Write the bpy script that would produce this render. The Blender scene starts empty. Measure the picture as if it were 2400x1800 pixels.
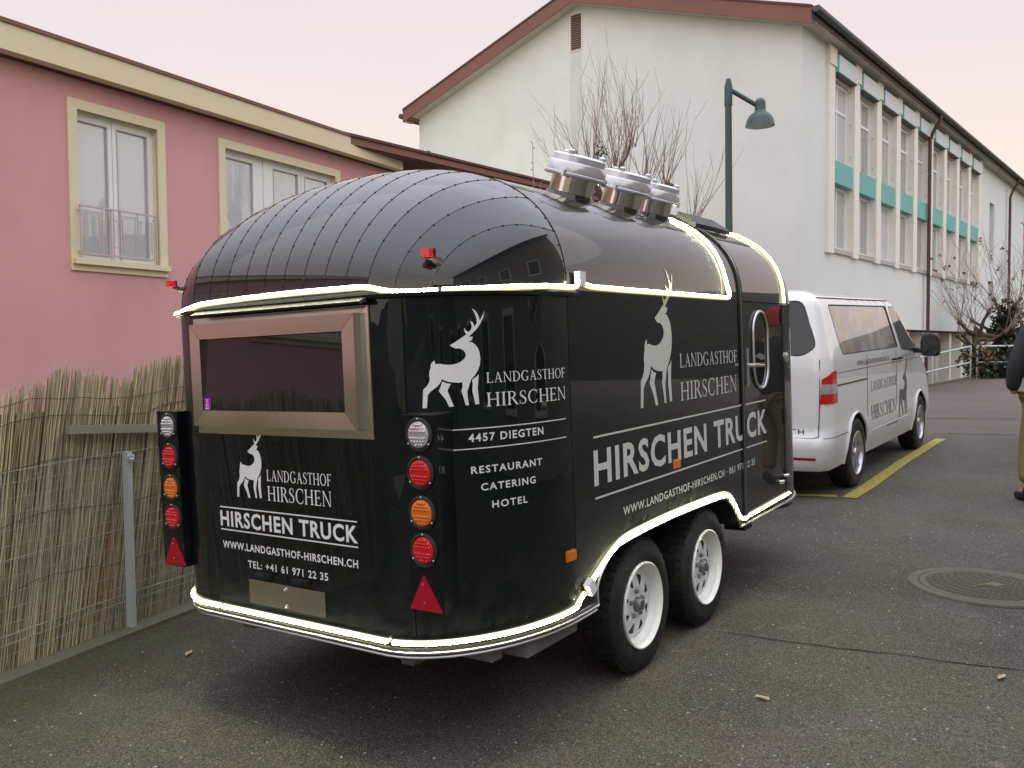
import bpy, bmesh, math, random
from mathutils import Vector, Matrix
from mathutils.geometry import delaunay_2d_cdt
PI = math.pi
random.seed(7)
C = bpy.context.scene.collection
SC = bpy.context.scene
# ------------------------------------------------------------------ camera
CAM_H = 1.476
cam_d = bpy.data.cameras.new('camera'); cam = bpy.data.objects.new('camera', cam_d); C.objects.link(cam)
cam_d.sensor_width = 36; cam_d.lens = 30.45; cam_d.clip_start = .05; cam_d.clip_end = 2000
CR = Matrix(((0.999968, 0.0, 0.0079999), (-0.0003425, 0.9990829, 0.0428165), (-0.0079926, -0.0428178, 0.9990509)))
r_, f_, u_ = [Vector([CR[i][k] for i in range(3)]) for k in range(3)]
M = Matrix.Identity(4)
for i in range(3):
    M[i][0] = r_[i]; M[i][1] = u_[i]; M[i][2] = -f_[i]
M[2][3] = CAM_H
cam.matrix_world = M
SC.camera = cam
# ------------------------------------------------------------------ light
w = bpy.data.worlds.new("World"); SC.world = w; w.use_nodes = True
nt = w.node_tree; nt.nodes.clear()
wo = nt.nodes.new('ShaderNodeOutputWorld'); bg = nt.nodes.new('ShaderNodeBackground')
sky = nt.nodes.new('ShaderNodeTexSky'); sky.sky_type = 'NISHITA'; sky.sun_disc = False
SUN_EL, SUN_AZ = math.radians(42), math.radians(165)
sky.sun_elevation = math.radians(3); sky.sun_rotation = SUN_AZ
tc = nt.nodes.new('ShaderNodeTexCoord'); sep = nt.nodes.new('ShaderNodeSeparateXYZ')
nt.links.new(tc.outputs['Generated'], sep.inputs[0])
ramp = nt.nodes.new('ShaderNodeValToRGB')
el = ramp.color_ramp.elements
el[0].position = 0.0; el[0].color = (.87, .74, .66, 1)
el[1].position = 1.0; el[1].color = (1.48, 1.56, 1.90, 1)
for p, c in ((.12, (.87, .735, .66, 1)), (.2, (.84, .705, .655, 1)), (.30, (.76, .655, .655, 1)), (.44, (.68, .625, .67, 1)), (.62, (1.06, 1.07, 1.24, 1))):
    e = el.new(p); e.color = c
nt.links.new(sep.outputs[2], ramp.inputs[0])
nz = nt.nodes.new('ShaderNodeTexNoise'); nz.inputs['Scale'].default_value = 1.6; nz.inputs['Detail'].default_value = 3
nt.links.new(tc.outputs['Generated'], nz.inputs['Vector'])
mr = nt.nodes.new('ShaderNodeMapRange'); mr.inputs['From Min'].default_value = .3; mr.inputs['From Max'].default_value = .7
mr.inputs['To Min'].default_value = .965; mr.inputs['To Max'].default_value = 1.03
nt.links.new(nz.outputs['Fac'], mr.inputs['Value'])
vm = nt.nodes.new('ShaderNodeVectorMath'); vm.operation = 'SCALE'
nt.links.new(ramp.outputs[0], vm.inputs[0]); nt.links.new(mr.outputs[0], vm.inputs['Scale'])
sc2 = nt.nodes.new('ShaderNodeVectorMath'); sc2.operation = 'SCALE'; sc2.inputs['Scale'].default_value = .02
nt.links.new(sky.outputs[0], sc2.inputs[0])
ad = nt.nodes.new('ShaderNodeVectorMath'); ad.operation = 'ADD'
nt.links.new(vm.outputs[0], ad.inputs[0]); nt.links.new(sc2.outputs[0], ad.inputs[1])
nt.links.new(ad.outputs[0], bg.inputs[0]); bg.inputs[1].default_value = .92
nt.links.new(bg.outputs[0], wo.inputs[0])
sd = bpy.data.lights.new('sun', 'SUN'); sd.energy = .9; sd.angle = math.radians(178); sd.color = (1, .96, .90)
sun = bpy.data.objects.new('sun', sd); C.objects.link(sun)
dirv = Vector((math.sin(SUN_AZ) * math.cos(SUN_EL), math.cos(SUN_AZ) * math.cos(SUN_EL), math.sin(SUN_EL)))
sun.rotation_euler = dirv.to_track_quat('Z', 'Y').to_euler()
SC.view_settings.view_transform = 'Standard'; SC.view_settings.look = 'None'
SC.view_settings.exposure = .30; SC.view_settings.gamma = 1
SC.render.engine = 'CYCLES'
SC.cycles.max_bounces = 6; SC.cycles.transparent_max_bounces = 8
SC.cycles.sample_clamp_indirect = 4

# ------------------------------------------------------------------ materials
def setp(b, **k):
    for n, v in k.items():
        n = n.replace('_', ' ')
        if n in b.inputs:
            if isinstance(v, tuple) and len(v) == 3 and b.inputs[n].type == 'RGBA': v = v + (1,)
            b.inputs[n].default_value = v
def mat(name, col, rough=.6, metal=0, **k):
    m = bpy.data.materials.new(name); m.use_nodes = True
    b = m.node_tree.nodes['Principled BSDF']
    setp(b, Base_Color=col, Roughness=rough, Metallic=metal, **k)
    return m
class NB:
    """small node helper"""
    def __init__(s, m):
        s.m = m; s.t = m.node_tree; s.b = s.t.nodes['Principled BSDF']; s.co = s.t.nodes.new('ShaderNodeTexCoord').outputs['Object']
    def n(s, ty, **k):
        o = s.t.nodes.new('ShaderNode' + ty)
        for a, v in k.items():
            if a.startswith('i_'): o.inputs[a[2:].replace('_', ' ')].default_value = v
            else: setattr(o, a, v)
        return o
    def l(s, a, b): s.t.links.new(a, b)
    def map(s, scale=(1, 1, 1), rot=(0, 0, 0), src=None):
        o = s.n('Mapping'); o.inputs['Scale'].default_value = scale; o.inputs['Rotation'].default_value = rot
        s.l(src or s.co, o.inputs[0]); return o.outputs[0]
    def noise(s, scale, detail=4, rough=.55, vec=None, out='Fac'):
        o = s.n('TexNoise'); o.inputs['Scale'].default_value = scale; o.inputs['Detail'].default_value = detail
        o.inputs['Roughness'].default_value = rough; s.l(vec or s.co, o.inputs['Vector']); return o.outputs[out]
    def rng(s, v, a, b, c=0, d=1):
        o = s.n('MapRange'); o.inputs['From Min'].default_value = a; o.inputs['From Max'].default_value = b
        o.inputs['To Min'].default_value = c; o.inputs['To Max'].default_value = d; s.l(v, o.inputs['Value']); return o.outputs[0]
    def mix(s, f, a, b, mode='MIX'):
        o = s.n('MixRGB', blend_type=mode)
        if isinstance(f, (int, float)): o.inputs[0].default_value = f
        else: s.l(f, o.inputs[0])
        for i, v in ((1, a), (2, b)):
            if isinstance(v, tuple): o.inputs[i].default_value = v if len(v) == 4 else v + (1,)
            else: s.l(v, o.inputs[i])
        return o.outputs[0]
    def math(s, op, a, b=0.0):
        o = s.n('Math', operation=op)
        for i, v in ((0, a), (1, b)):
            if isinstance(v, (int, float)): o.inputs[i].default_value = v
            else: s.l(v, o.inputs[i])
        return o.outputs[0]
    def col(s, c): s.l(c, s.b.inputs['Base Color'])
    def bump(s, h, strength=.3, dist=.01):
        o = s.n('Bump'); o.inputs['Strength'].default_value = strength; o.inputs['Distance'].default_value = dist
        s.l(h, o.inputs['Height']); s.l(o.outputs[0], s.b.inputs['Normal'])

def m_plaster(name, c, grime=(.5, .48, .4), amt=.25, streak=True, bump=.25):
    m = mat(name, c, .9); q = NB(m)
    n1 = q.noise(.55, 5, .6); n2 = q.noise(1.0, 4, .6, q.map((.9, .9, .6)))
    f = q.rng(q.math('MULTIPLY', n1, n2), .2, .42, 0, amt)
    base = q.mix(f, tuple(c), tuple(a * b for a, b in zip(c, grime)))
    n3 = q.noise(9, 6, .7)
    base = q.mix(q.rng(n3, .3, .7, 0, .12), base, tuple(x * .8 for x in c))
    q.col(base); q.bump(q.noise(120, 3, .7), bump, .004)
    return m
M_ = {}
M_['pink'] = m_plaster('pink_render', (.72, .385, .38), (.84, .82, .85), .7, bump=.35)
M_['cream'] = m_plaster('cream_render', (.82, .73, .49), (.85, .82, .78), .3)
M_['white_wall'] = m_plaster('white_render', (.80, .83, .78), (.80, .82, .78), .5, bump=.2)
M_['white_side'] = m_plaster('white_render_side', (.80, .84, .81), (.8, .82, .8), .3, bump=.15)
M_['fin'] = m_plaster('fin_paint', (.90, .87, .79), (.88, .84, .8), .4)
M_['reveal'] = m_plaster('reveal_paint', (.74, .68, .59), (.8, .76, .7), .4)
M_['teal'] = m_plaster('teal_panel', (.22, .50, .45), (.85, .85, .85), .35)
M_['boxw'] = mat('awning_box_paint', (.68, .74, .76), .5)
M_['brown'] = m_plaster('brown_fascia', (.26, .125, .095), (.7, .7, .7), .4)
M_['darkbrown'] = mat('dark_brown_trim', (.10, .045, .035), .6)
M_['soffit'] = mat('soffit_boards', (.50, .47, .41), .8)
M_['gutter'] = mat('gutter_zinc', (.085, .085, .07), .5, .4)
M_['pipe_brown'] = mat('downpipe_brown', (.11, .06, .05), .5, .3)
M_['slate'] = m_plaster('grey_roof_sheet', (.16, .15, .14), (.7, .7, .7), .5)
M_['frame_w'] = mat('window_frame_white', (.88, .89, .88), .35)
M_['frame_g'] = mat('window_frame_grey', (.50, .48, .44), .5)
def glass_blind(name, c, slats=True):
    m = mat(name, c, .05, Coat_Weight=1.0, Coat_Roughness=.02, Coat_IOR=1.9, Specular_IOR_Level=.8); q = NB(m)
    if slats:
        wv = q.n('TexWave', bands_direction='Z'); wv.inputs['Scale'].default_value = 14; wv.inputs['Distortion'].default_value = .15
        q.l(q.co, wv.inputs['Vector'])
        q.col(q.mix(wv.outputs['Fac'], c, tuple(x * .82 for x in c)))
    q.b.inputs['Roughness'].default_value = .25
    return m
M_['pane_blind'] = glass_blind('pane_with_blind', (.60, .63, .66))
M_['pane_grey'] = glass_blind('pane_grey_curtain', (.27, .30, .30), False)
M_['pane_curtain'] = glass_blind('pane_pale_curtain', (.42, .43, .40), False)
M_['pane_dark'] = mat('pane_dark', (.02, .025, .03), .04, Specular_IOR_Level=.9)
M_['galv'] = mat('galvanised_steel', (.58, .64, .63), .45, .3)
def f_galv():
    q = NB(M_['galv']); v = q.n('TexVoronoi'); v.inputs['Scale'].default_value = 60; q.l(q.co, v.inputs['Vector'])
    q.l(q.rng(v.outputs['Distance'], 0, 1, .3, .55), q.b.inputs['Roughness'])
f_galv()
# asphalt
def m_asphalt():
    m = mat('asphalt', (.07, .065, .055), .85); q = NB(m)
    big = q.noise(.35, 5, .6); med = q.noise(2.3, 5, .65)
    base = q.mix(q.rng(big, .40, .60), (.040, .035, .025), (.092, .078, .056))
    base = q.mix(q.rng(med, .4, .7, 0, .6), base, (.098, .09, .076))
    moss = q.math('MULTIPLY', q.rng(q.noise(.9, 5, .6), .46, .62), q.rng(q.noise(14, 5, .7), .40, .62))
    base = q.mix(q.math('MULTIPLY', moss, .75), base, (.062, .066, .022))
    base = q.mix(q.math('MULTIPLY', q.rng(q.noise(.75, 4, .55, q.map((1, 1, 1), (0, 0, .7))), .54, .66), .55), base, (.026, .023, .018))
    base = q.mix(q.math('MULTIPLY', q.rng(q.noise(2.1, 5, .7, q.map((1, 1, 1), (0, 0, 1.9))), .64, .70), .7), base, (.15, .135, .105))
    fine = q.noise(140, 3, .8)
    base = q.mix(q.rng(fine, .3, .7, 0, 1), base, (1.9, 1.85, 1.75), 'MULTIPLY')
    v2 = q.n('TexVoronoi'); v2.inputs['Scale'].default_value = 95; q.l(q.co, v2.inputs['Vector']); s2_ = q.n('SeparateColor'); q.l(v2.outputs['Color'], s2_.inputs[0])
    base = q.mix(q.math('MULTIPLY', q.rng(v2.outputs['Distance'], .28, .42, 1, 0), q.rng(s2_.outputs[0], .35, 1, 0, .95)), base, (.20, .175, .13))
    base = q.mix(q.math('MULTIPLY', q.rng(v2.outputs['Distance'], .35, .6, 0, 1), q.rng(s2_.outputs[1], .3, .9, 0, .75)), base, (.022, .020, .017))
    v = q.n('TexVoronoi'); v.inputs['Scale'].default_value = 210; q.l(q.co, v.inputs['Vector'])
    sepc = q.n('SeparateColor'); q.l(v.outputs['Color'], sepc.inputs[0])
    sp = q.math('MULTIPLY', q.rng(v.outputs['Distance'], .30, .42, 1, 0), q.rng(sepc.outputs[0], .70, .9))
    base = q.mix(q.math('MULTIPLY', sp, .9), base, (.46, .43, .36))
    v3 = q.n('TexVoronoi'); v3.inputs['Scale'].default_value = 34; q.l(q.co, v3.inputs['Vector'])
    s3 = q.n('SeparateColor'); q.l(v3.outputs['Color'], s3.inputs[0])
    sp3 = q.math('MULTIPLY', q.rng(v3.outputs['Distance'], .14, .2, 1, 0), q.rng(s3.outputs[0], .86, .92))
    base = q.mix(sp3, base, (.40, .38, .32))
    dk = q.math('MULTIPLY', q.rng(v.outputs['Distance'], .5, .8, 0, 1), q.rng(sepc.outputs[1], .45, .8))
    base = q.mix(q.math('MULTIPLY', dk, .75), base, (.018, .017, .015))
    # moss along the kerb, paler colour further off
    tcx = q.n('SeparateXYZ'); q.l(q.co, tcx.inputs[0])
    edge = q.math('ADD', q.math('MULTIPLY', tcx.outputs[0], .91), q.math('MULTIPLY', tcx.outputs[1], -.41))
    ek = q.rng(edge, -3.85, -2.75, 1, 0)
    mk = q.math('MULTIPLY', ek, q.rng(q.noise(7, 6, .75), .33, .6))
    base = q.mix(q.math('MULTIPLY', mk, .85), base, (.062, .072, .014))
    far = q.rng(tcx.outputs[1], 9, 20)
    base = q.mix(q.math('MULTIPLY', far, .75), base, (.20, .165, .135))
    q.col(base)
    hgt = q.math('ADD', q.math('MULTIPLY', fine, .6), q.math('MULTIPLY', v.outputs['Distance'], -.8))
    q.bump(hgt, .9, .008)
    q.l(q.rng(fine, .3, .7, .7, .95), q.b.inputs['Roughness'])
    return m
M_['asphalt'] = m_asphalt()
M_['concrete'] = m_plaster('kerb_concrete', (.17, .155, .11), (.5, .62, .3), .9, bump=.6)
def m_grass():
    m = mat('grass', (.05, .07, .02), .95); q = NB(m)
    q.col(q.mix(q.noise(6, 6, .7), (.03, .045, .012), (.08, .09, .035))); q.bump(q.noise(60, 4, .7), .8, .03); return m
M_['grass'] = m_grass()
def m_yellow():
    m = mat('yellow_road_paint', (.50, .39, .05), .7); q = NB(m)
    n = q.noise(35, 6, .75); f = q.rng(n, .47, .62)
    q.col(q.mix(q.math('MULTIPLY', f, .8), (.46, .37, .055), (.10, .09, .05))); q.bump(q.noise(140, 3, .8), .6, .006); return m
M_['yellow'] = m_yellow()
# reed
def m_reed():
    m = mat('reed', (.28, .23, .13), .8); q = NB(m)
    at = q.n('Attribute'); at.attribute_name = 'tone'
    n = q.noise(1.0, 5, .6, q.map((8, 8, 1.6)))
    cr = q.n('ValToRGB'); e = cr.color_ramp.elements
    e[0].position = .12; e[0].color = (.10, .08, .045, 1); e[1].position = .93; e[1].color = (.66, .58, .36, 1)
    k = e.new(.4); k.color = (.30, .25, .135, 1); k = e.new(.68); k.color = (.48, .415, .25, 1)
    v = q.math('ADD', q.math('MULTIPLY', at.outputs['Fac'], .72), q.math('MULTIPLY', n, .42))
    q.l(v, cr.inputs[0])
    weath = q.rng(q.noise(1.3, 4, .6), .42, .66)
    c = q.mix(q.math('MULTIPLY', weath, .6), cr.outputs[0], (.34, .325, .27))
    rust = q.math('MULTIPLY', q.rng(q.noise(1.7, 3, .5, q.map((1.6, 1.6, .6))), .60, .72), .5)
    c = q.mix(rust, c, (.40, .20, .06)); q.col(c); q.bump(q.noise(260, 2, .5, q.map((1, 1, .08))), .5, .003); return m
M_['reed'] = m_reed()
M_['wood_grey'] = m_plaster('weathered_wood', (.30, .28, .21), (.6, .6, .5), .6)
# trailer paints
def m_gloss(name, c, rough=.32, cior=1.75, scratch=True):
    m = mat(name, c, rough, 0, Specular_IOR_Level=.1, Coat_Weight=1.0, Coat_Roughness=.012, Coat_IOR=cior); q = NB(m)
    n = q.noise(1.9, 3, .5); q.bump(n, .10, .05)
    st = q.noise(1.0, 5, .7, q.map((16, 16, 1.1)))
    q.l(q.rng(st, .35, .75, .008, .045), q.b.inputs['Coat Roughness'])
    sz = q.n('SeparateXYZ'); q.l(q.co, sz.inputs[0]); d = q.math('MULTIPLY', q.rng(sz.outputs[2], .45, .85, 1, 0), q.rng(q.noise(11, 6, .75), .42, .72))
    q.col(q.mix(q.math('MULTIPLY', d, .55), c, (.045, .042, .032)))
    return m
M_['body'] = m_gloss('gloss_black_green_body', (.0012, .0046, .0060), .45, 1.47)
M_['roof'] = m_gloss('gloss_black_roof', (.003, .003, .006), .35, 1.7)
M_['black'] = mat('black_plastic', (.012, .012, .013), .4)
M_['blackrub'] = mat('black_rubber', (.016, .016, .016), .7)
M_['decal'] = mat('white_vinyl', (.80, .80, .80), .4)
M_['decal2'] = mat('cream_vinyl', (.66, .68, .60), .4)
M_['rivet'] = mat('rivet_dark', (.01, .01, .012), .45, .6)
M_['chrome'] = mat('polished_trim', (.55, .55, .54), .22, 1)
M_['alu'] = mat('aluminium_rail', (.62, .62, .60), .35, .9)
def m_stainless():
    m = mat('brushed_stainless', (.74, .72, .64), .25, 1); q = NB(m)
    n = q.noise(2.0, 4, .7)
    q.l(q.rng(n, .3, .7, .16, .30), q.b.inputs['Roughness'])
    q.bump(q.noise(2.5, 2, .5), .05, .03)
    return m
M_['steel'] = m_stainless()
M_['steel2'] = mat('bright_stainless_pipe', (.66, .63, .60), .12, 1)
M_['cap'] = mat('translucent_cap', (.66, .66, .70), .24, .55, Coat_Weight=.8)
def m_emit(name, c, s, base=(.8, .8, .8)):
    m = mat(name, base, .4); b = m.node_tree.nodes['Principled BSDF']
    setp(b, Emission_Color=c, Emission_Strength=s); return m
M_['led'] = m_emit('led_light', (1.0, .97, .62), 75.0)
M_['ledhalo'] = mat('led_halo_silicone', (.75, .75, .6), .25, 0, Emission_Color=(1, .97, .50), Emission_Strength=.8)  # weak yellow emission stands in for the halo round the strip
M_['red'] = mat('red_lens', (.50, .006, .012), .18, 0, Coat_Weight=.6, Emission_Color=(1, .01, .02), Emission_Strength=.06)
M_['redref'] = mat('red_reflector', (.38, .005, .02), .3)
M_['amber'] = mat('amber_lens', (.62, .15, .01), .18, 0, Coat_Weight=.6, Emission_Color=(1, .2, .01), Emission_Strength=.05)
M_['clear'] = mat('clear_lens', (.62, .60, .62), .12, .5, Coat_Weight=.6)
M_['purple'] = mat('purple_sticker', (.28, .02, .32), .4)
M_['glass_dark'] = mat('tinted_glass', (.012, .012, .012), .02, 0, Specular_IOR_Level=.6, Coat_Weight=.3, Coat_IOR=1.5)
M_['rim'] = mat('white_steel_rim', (.78, .80, .77), .35, 0, Coat_Weight=.3)
M_['dark'] = mat('underbody_dark', (.012, .012, .012), .8)
M_['blue'] = mat('blue_plastic', (.02, .06, .2), .5)
def m_tyre():
    m = mat('tyre_rubber', (.014, .014, .0135), .75); q = NB(m)
    n = q.noise(18, 5, .7); q.col(q.mix(q.rng(n, .45, .7), (.007, .007, .0075), (.020, .019, .017))); q.bump(q.noise(90, 3, .6), .3, .004); return m
M_['tyre'] = m_tyre()

# ------------------------------------------------------------------ mesh helpers
def V(*a): return Vector(a)
class MB:
    def __init__(s): s.v = []; s.f = []; s.tone = []
    def add(s, vs, fs):
        o = len(s.v); s.v += [tuple(x) for x in vs]; s.f += [tuple(i + o for i in f) for f in fs]; return s
    def box(s, x0, x1, y0, y1, z0, z1, T=None):
        vs = [V(x, y, z) for z in (z0, z1) for y in (y0, y1) for x in (x0, x1)]
        if T: vs = [T(p) for p in vs]
        return s.add(vs, [(0, 2, 3, 1), (4, 5, 7, 6), (0, 1, 5, 4), (2, 6, 7, 3), (0, 4, 6, 2), (1, 3, 7, 5)])
    def prism(s, poly, ax, a, b):
        """extrude 2-D polygon (list of pairs) along axis ax from a to b"""
        def P(p, t):
            return {0: (t, p[0], p[1]), 1: (p[0], t, p[1]), 2: (p[0], p[1], t)}[ax]
        n = len(poly)
        vs = [P(p, a) for p in poly] + [P(p, b) for p in poly]
        fs = [tuple(range(n - 1, -1, -1)), tuple(range(n, 2 * n))] + [(i, (i + 1) % n, n + (i + 1) % n, n + i) for i in range(n)]
        return s.add(vs, fs)
    def tube(s, pts, r, n=8, cap=True, closed=False):
        pts = [Vector(p) for p in pts]; m = len(pts)
        rs = r if isinstance(r, (list, tuple)) else [r] * m
        up = None; base = len(s.v); vs = []
        for i, p in enumerate(pts):
            if closed: t = pts[(i + 1) % m] - pts[i - 1]
            else: t = pts[min(i + 1, m - 1)] - pts[max(i - 1, 0)]
            if t.length < 1e-9: t = V(0, 0, 1)
            t.normalize()
            if up is None: up = t.orthogonal().normalized()
            up = (up - t * up.dot(t))
            if up.length < 1e-6: up = t.orthogonal()
            up.normalize(); sd_ = t.cross(up)
            for k in range(n):
                a = 2 * PI * k / n
                vs.append(p + (up * math.cos(a) + sd_ * math.sin(a)) * rs[i])
        fs = []
        for i in range(m if closed else m - 1):
            j = (i + 1) % m
            for k in range(n):
                fs.append((i * n + k, i * n + (k + 1) % n, j * n + (k + 1) % n, j * n + k))
        if cap and not closed:
            fs.append(tuple(range(n - 1, -1, -1))); fs.append(tuple((m - 1) * n + k for k in range(n)))
        return s.add(vs, fs)
    def lathe(s, prof, n=32, T=None):
        """profile of (r,z) round z, T maps the local point"""
        vs = []
        for r, z in prof:
            for k in range(n):
                a = 2 * PI * k / n; p = V(r * math.cos(a), r * math.sin(a), z); vs.append(T(p) if T else p)
        fs = []
        for i in range(len(prof) - 1):
            for k in range(n):
                fs.append((i * n + k, i * n + (k + 1) % n, (i + 1) * n + (k + 1) % n, (i + 1) * n + k))
        return s.add(vs, fs)
    def build(s, name, m, parent=None, smooth=False, ang=40):
        me = bpy.data.meshes.new(name); me.from_pydata([tuple(p) for p in s.v], [], s.f); me.update()
        if s.tone:
            at = me.attributes.new('tone', 'FLOAT', 'POINT')
            at.data.foreach_set('value', s.tone)
        if m: me.materials.append(m)
        if smooth:
            me.polygons.foreach_set('use_smooth', [True] * len(me.polygons))
            try: me.set_sharp_from_angle(angle=math.radians(ang))
            except Exception: pass
        o = bpy.data.objects.new(name, me); C.objects.link(o)
        if parent: o.parent = parent
        return o
def pip(x, y, loops):
    c = False
    for L in loops:
        n = len(L)
        for i in range(n):
            x1, y1 = L[i]; x2, y2 = L[(i + 1) % n]
            if (y1 > y) != (y2 > y) and x < (x2 - x1) * (y - y1) / (y2 - y1) + x1: c = not c
    return c
def sheet(loops, mapf, cx=.05, cy=.05, mb=None):
    """triangulate even-odd 2-D loops with an inner grid and map every point to 3-D"""
    mb = mb or MB(); vs = []; es = []
    for L in loops:
        o = len(vs); n = len(L)
        pts = []
        for i in range(n):
            a, b = L[i], L[(i + 1) % n]
            k = max(1, int(max(abs(b[0] - a[0]) / (cx * 1.3), abs(b[1] - a[1]) / (cy * 1.3))))
            for j in range(k): pts.append((a[0] + (b[0] - a[0]) * j / k, a[1] + (b[1] - a[1]) * j / k))
        vs += [Vector(p) for p in pts]; m = len(pts); es += [(o + i, o + (i + 1) % m) for i in range(m)]
    x0 = min(v.x for v in vs); x1 = max(v.x for v in vs); y0 = min(v.y for v in vs); y1 = max(v.y for v in vs)
    i = 1
    while x0 + i * cx < x1 - cx * .3:
        j = 1
        while y0 + j * cy < y1 - cy * .3:
            p = (x0 + i * cx, y0 + j * cy)
            if pip(p[0], p[1], loops): vs.append(Vector(p))
            j += 1
        i += 1
    r = delaunay_2d_cdt(vs, es, [], 0, 1e-6)
    fs = []
    for f in r[2]:
        q = [r[0][k] for k in f]; c = (sum(p.x for p in q) / 3, sum(p.y for p in q) / 3)
        ar = (q[1].x - q[0].x) * (q[2].y - q[0].y) - (q[2].x - q[0].x) * (q[1].y - q[0].y)
        if abs(ar) > 1e-12 and pip(c[0], c[1], loops): fs.append(tuple(f) if ar > 0 else tuple(reversed(f)))
    mb.add([mapf(p.x, p.y) for p in r[0]], fs)
    return mb
def tag(o, label, cat, group=None):
    o['label'] = label; o['category'] = cat
    if group: o['group'] = group
    return o
def thing(name, label, cat, loc=(0, 0, 0), group=None, mw=None):
    o = bpy.data.objects.new(name, None); C.objects.link(o); o.empty_display_size = .1
    if mw is not None: o.matrix_world = mw
    else: o.location = loc
    return tag(o, label, cat, group)
def struct(o): o['kind'] = 'structure'; return o
def stuff(o): o['kind'] = 'stuff'; return o
def frame(ox, oy, oz, yaw):
    """matrix: local x = right of heading, local y = heading (yaw measured from +Y towards +X)"""
    c, s_ = math.cos(yaw), math.sin(yaw)
    m = Matrix.Identity(4); m[0][0] = c; m[1][0] = -s_; m[0][1] = s_; m[1][1] = c
    m[0][3] = ox; m[1][3] = oy; m[2][3] = oz; return m
def inst(o, name, parent, mw):
    c = bpy.data.objects.new(name, o.data); C.objects.link(c); c.parent = parent; c.matrix_local = mw; return c

# ------------------------------------------------------------------ ground
def gz(x, y):
    s = .57 * x + .82 * y
    z = .0306 * (max(min(x, 1.1), -5) - .588) + .009 * max(0, min(s, 40) - 4.6) + .02 * max(0, min(s, 12.5) - 9) + .005 * max(0, min(s, 40) - 20)
    z += .034 * math.exp(-((x - .5) ** 2 + (y - 4.3) ** 2) / 16)
    if y > 21 and x < 14.3: z -= min((y - 21) / 5, 1) * .13 * min(14.3 - x, 4)
    return z
KA = (-2.316, 3.98); KD = Vector((.413, .911)).normalized()      # kerb face line (lot side)
def kp(t, off=0, z=None):
    p = Vector(KA) + KD * t + Vector((-KD.y, KD.x)) * off
    return V(p.x, p.y, gz(p.x, p.y) if z is None else z)
lot = [tuple(kp(-40)[:2]), (60, -38), (60, 29.5), (40, 28.5), (14.35, 27.0), (12.6, 26.5), (10.1, 23.6), (6.7, 19.4), (3.0, 19.0), (kp(14)[0], kp(14)[1])]
asph = struct(sheet([lot], lambda x, y: V(x, y, gz(x, y)), 1.0, 1.0).build('parking_lot', M_['asphalt'], smooth=True))
gl = struct(MB().add([(-400, -400, -1.3), (400, -400, -1.3), (400, 400, -1.3), (-400, 400, -1.3)], [(0, 1, 2, 3)]).build('ground', M_['grass']))
gp = [tuple(kp(-40, .18)[:2]), tuple(kp(14, .18)[:2]), (3.0, 19.0), (6.7, 19.4), (6.4, 19.2), (-3, 27), (-40, 40), (-60, -30)]
struct(sheet([gp], lambda x, y: V(x, y, -.13), 4, 4).build('garden_ground', M_['grass']))
mb = MB()
tt = [-10 + .5 * i for i in range(49)]
for i in range(len(tt) - 1):
    a0, a1 = kp(tt[i], .0), kp(tt[i + 1], .0); b0, b1 = kp(tt[i], .2), kp(tt[i + 1], .2)
    h = .022
    up = V(0, 0, h); dn = V(0, 0, -.15)
    mb.add([a0 + dn, a1 + dn, b1 + dn, b0 + dn, a0 + up, a1 + up, b1 + up, b0 + up], [(0, 1, 5, 4), (4, 5, 6, 7), (1, 2, 6, 5), (2, 3, 7, 6), (3, 0, 4, 7)])
struct(mb.build('kerb', M_['concrete']))
# crack and tar lines in the asphalt
def ground_ribbon(pts, w, dz=.004, jit=0):
    mb = MB(); P = []
    for i in range(len(pts) - 1):
        a, b = Vector(pts[i]), Vector(pts[i + 1]); n = max(2, int((b - a).length / .08))
        for k in range(n): P.append(a.lerp(b, k / n))
    P.append(Vector(pts[-1]))
    vs = []; fs = []
    for i, p in enumerate(P):
        t = (P[min(i + 1, len(P) - 1)] - P[max(i - 1, 0)]).normalized(); nrm = Vector((-t.y, t.x))
        p = p + nrm * random.uniform(-jit, jit); ww = w * (random.uniform(.4, 1.2) if jit else 1)
        for sg in (-.5, .5):
            q = p + nrm * ww * sg; vs.append(V(q.x, q.y, gz(q.x, q.y) + dz))
        if i: fs.append((2 * i - 2, 2 * i, 2 * i + 1, 2 * i - 1))
    return mb.add(vs, fs)
M_['crack'] = mat('asphalt_crack', (.014, .014, .013), .9)
struct(ground_ribbon([(1.0, 4.27), (1.52, 4.02), (2.24, 3.72), (3.2, 3.25), (4.6, 2.7)], .012, .003, .012).build('asphalt_crack', M_['crack']))
struct(ground_ribbon([(6.8, 14.9), (8.6, 14.5), (12, 13.9)], .05, .004, .02).build('asphalt_joint', M_['crack']))
struct(ground_ribbon([(6.3, 12.5), (7.6, 12.0), (10, 11.4)], .04, .004, .02).build('asphalt_joint', M_['crack']))
M_['patchm'] = mat('pale_patch', (.19, .16, .135), .9)
yl = thing('parking_line', 'yellow painted parking bay line running beside the white van', 'road marking', (0, 0, 0))
ground_ribbon([(3.10, 7.93), (4.5, 9.95), (5.90, 11.87)], .13, .006).build('long_stripe', M_['yellow'], yl)
ground_ribbon([(1.6, 8.30), (2.4, 8.16), (3.02, 8.02)], .10, .006).build('short_stripe', M_['yellow'], yl)
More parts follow.
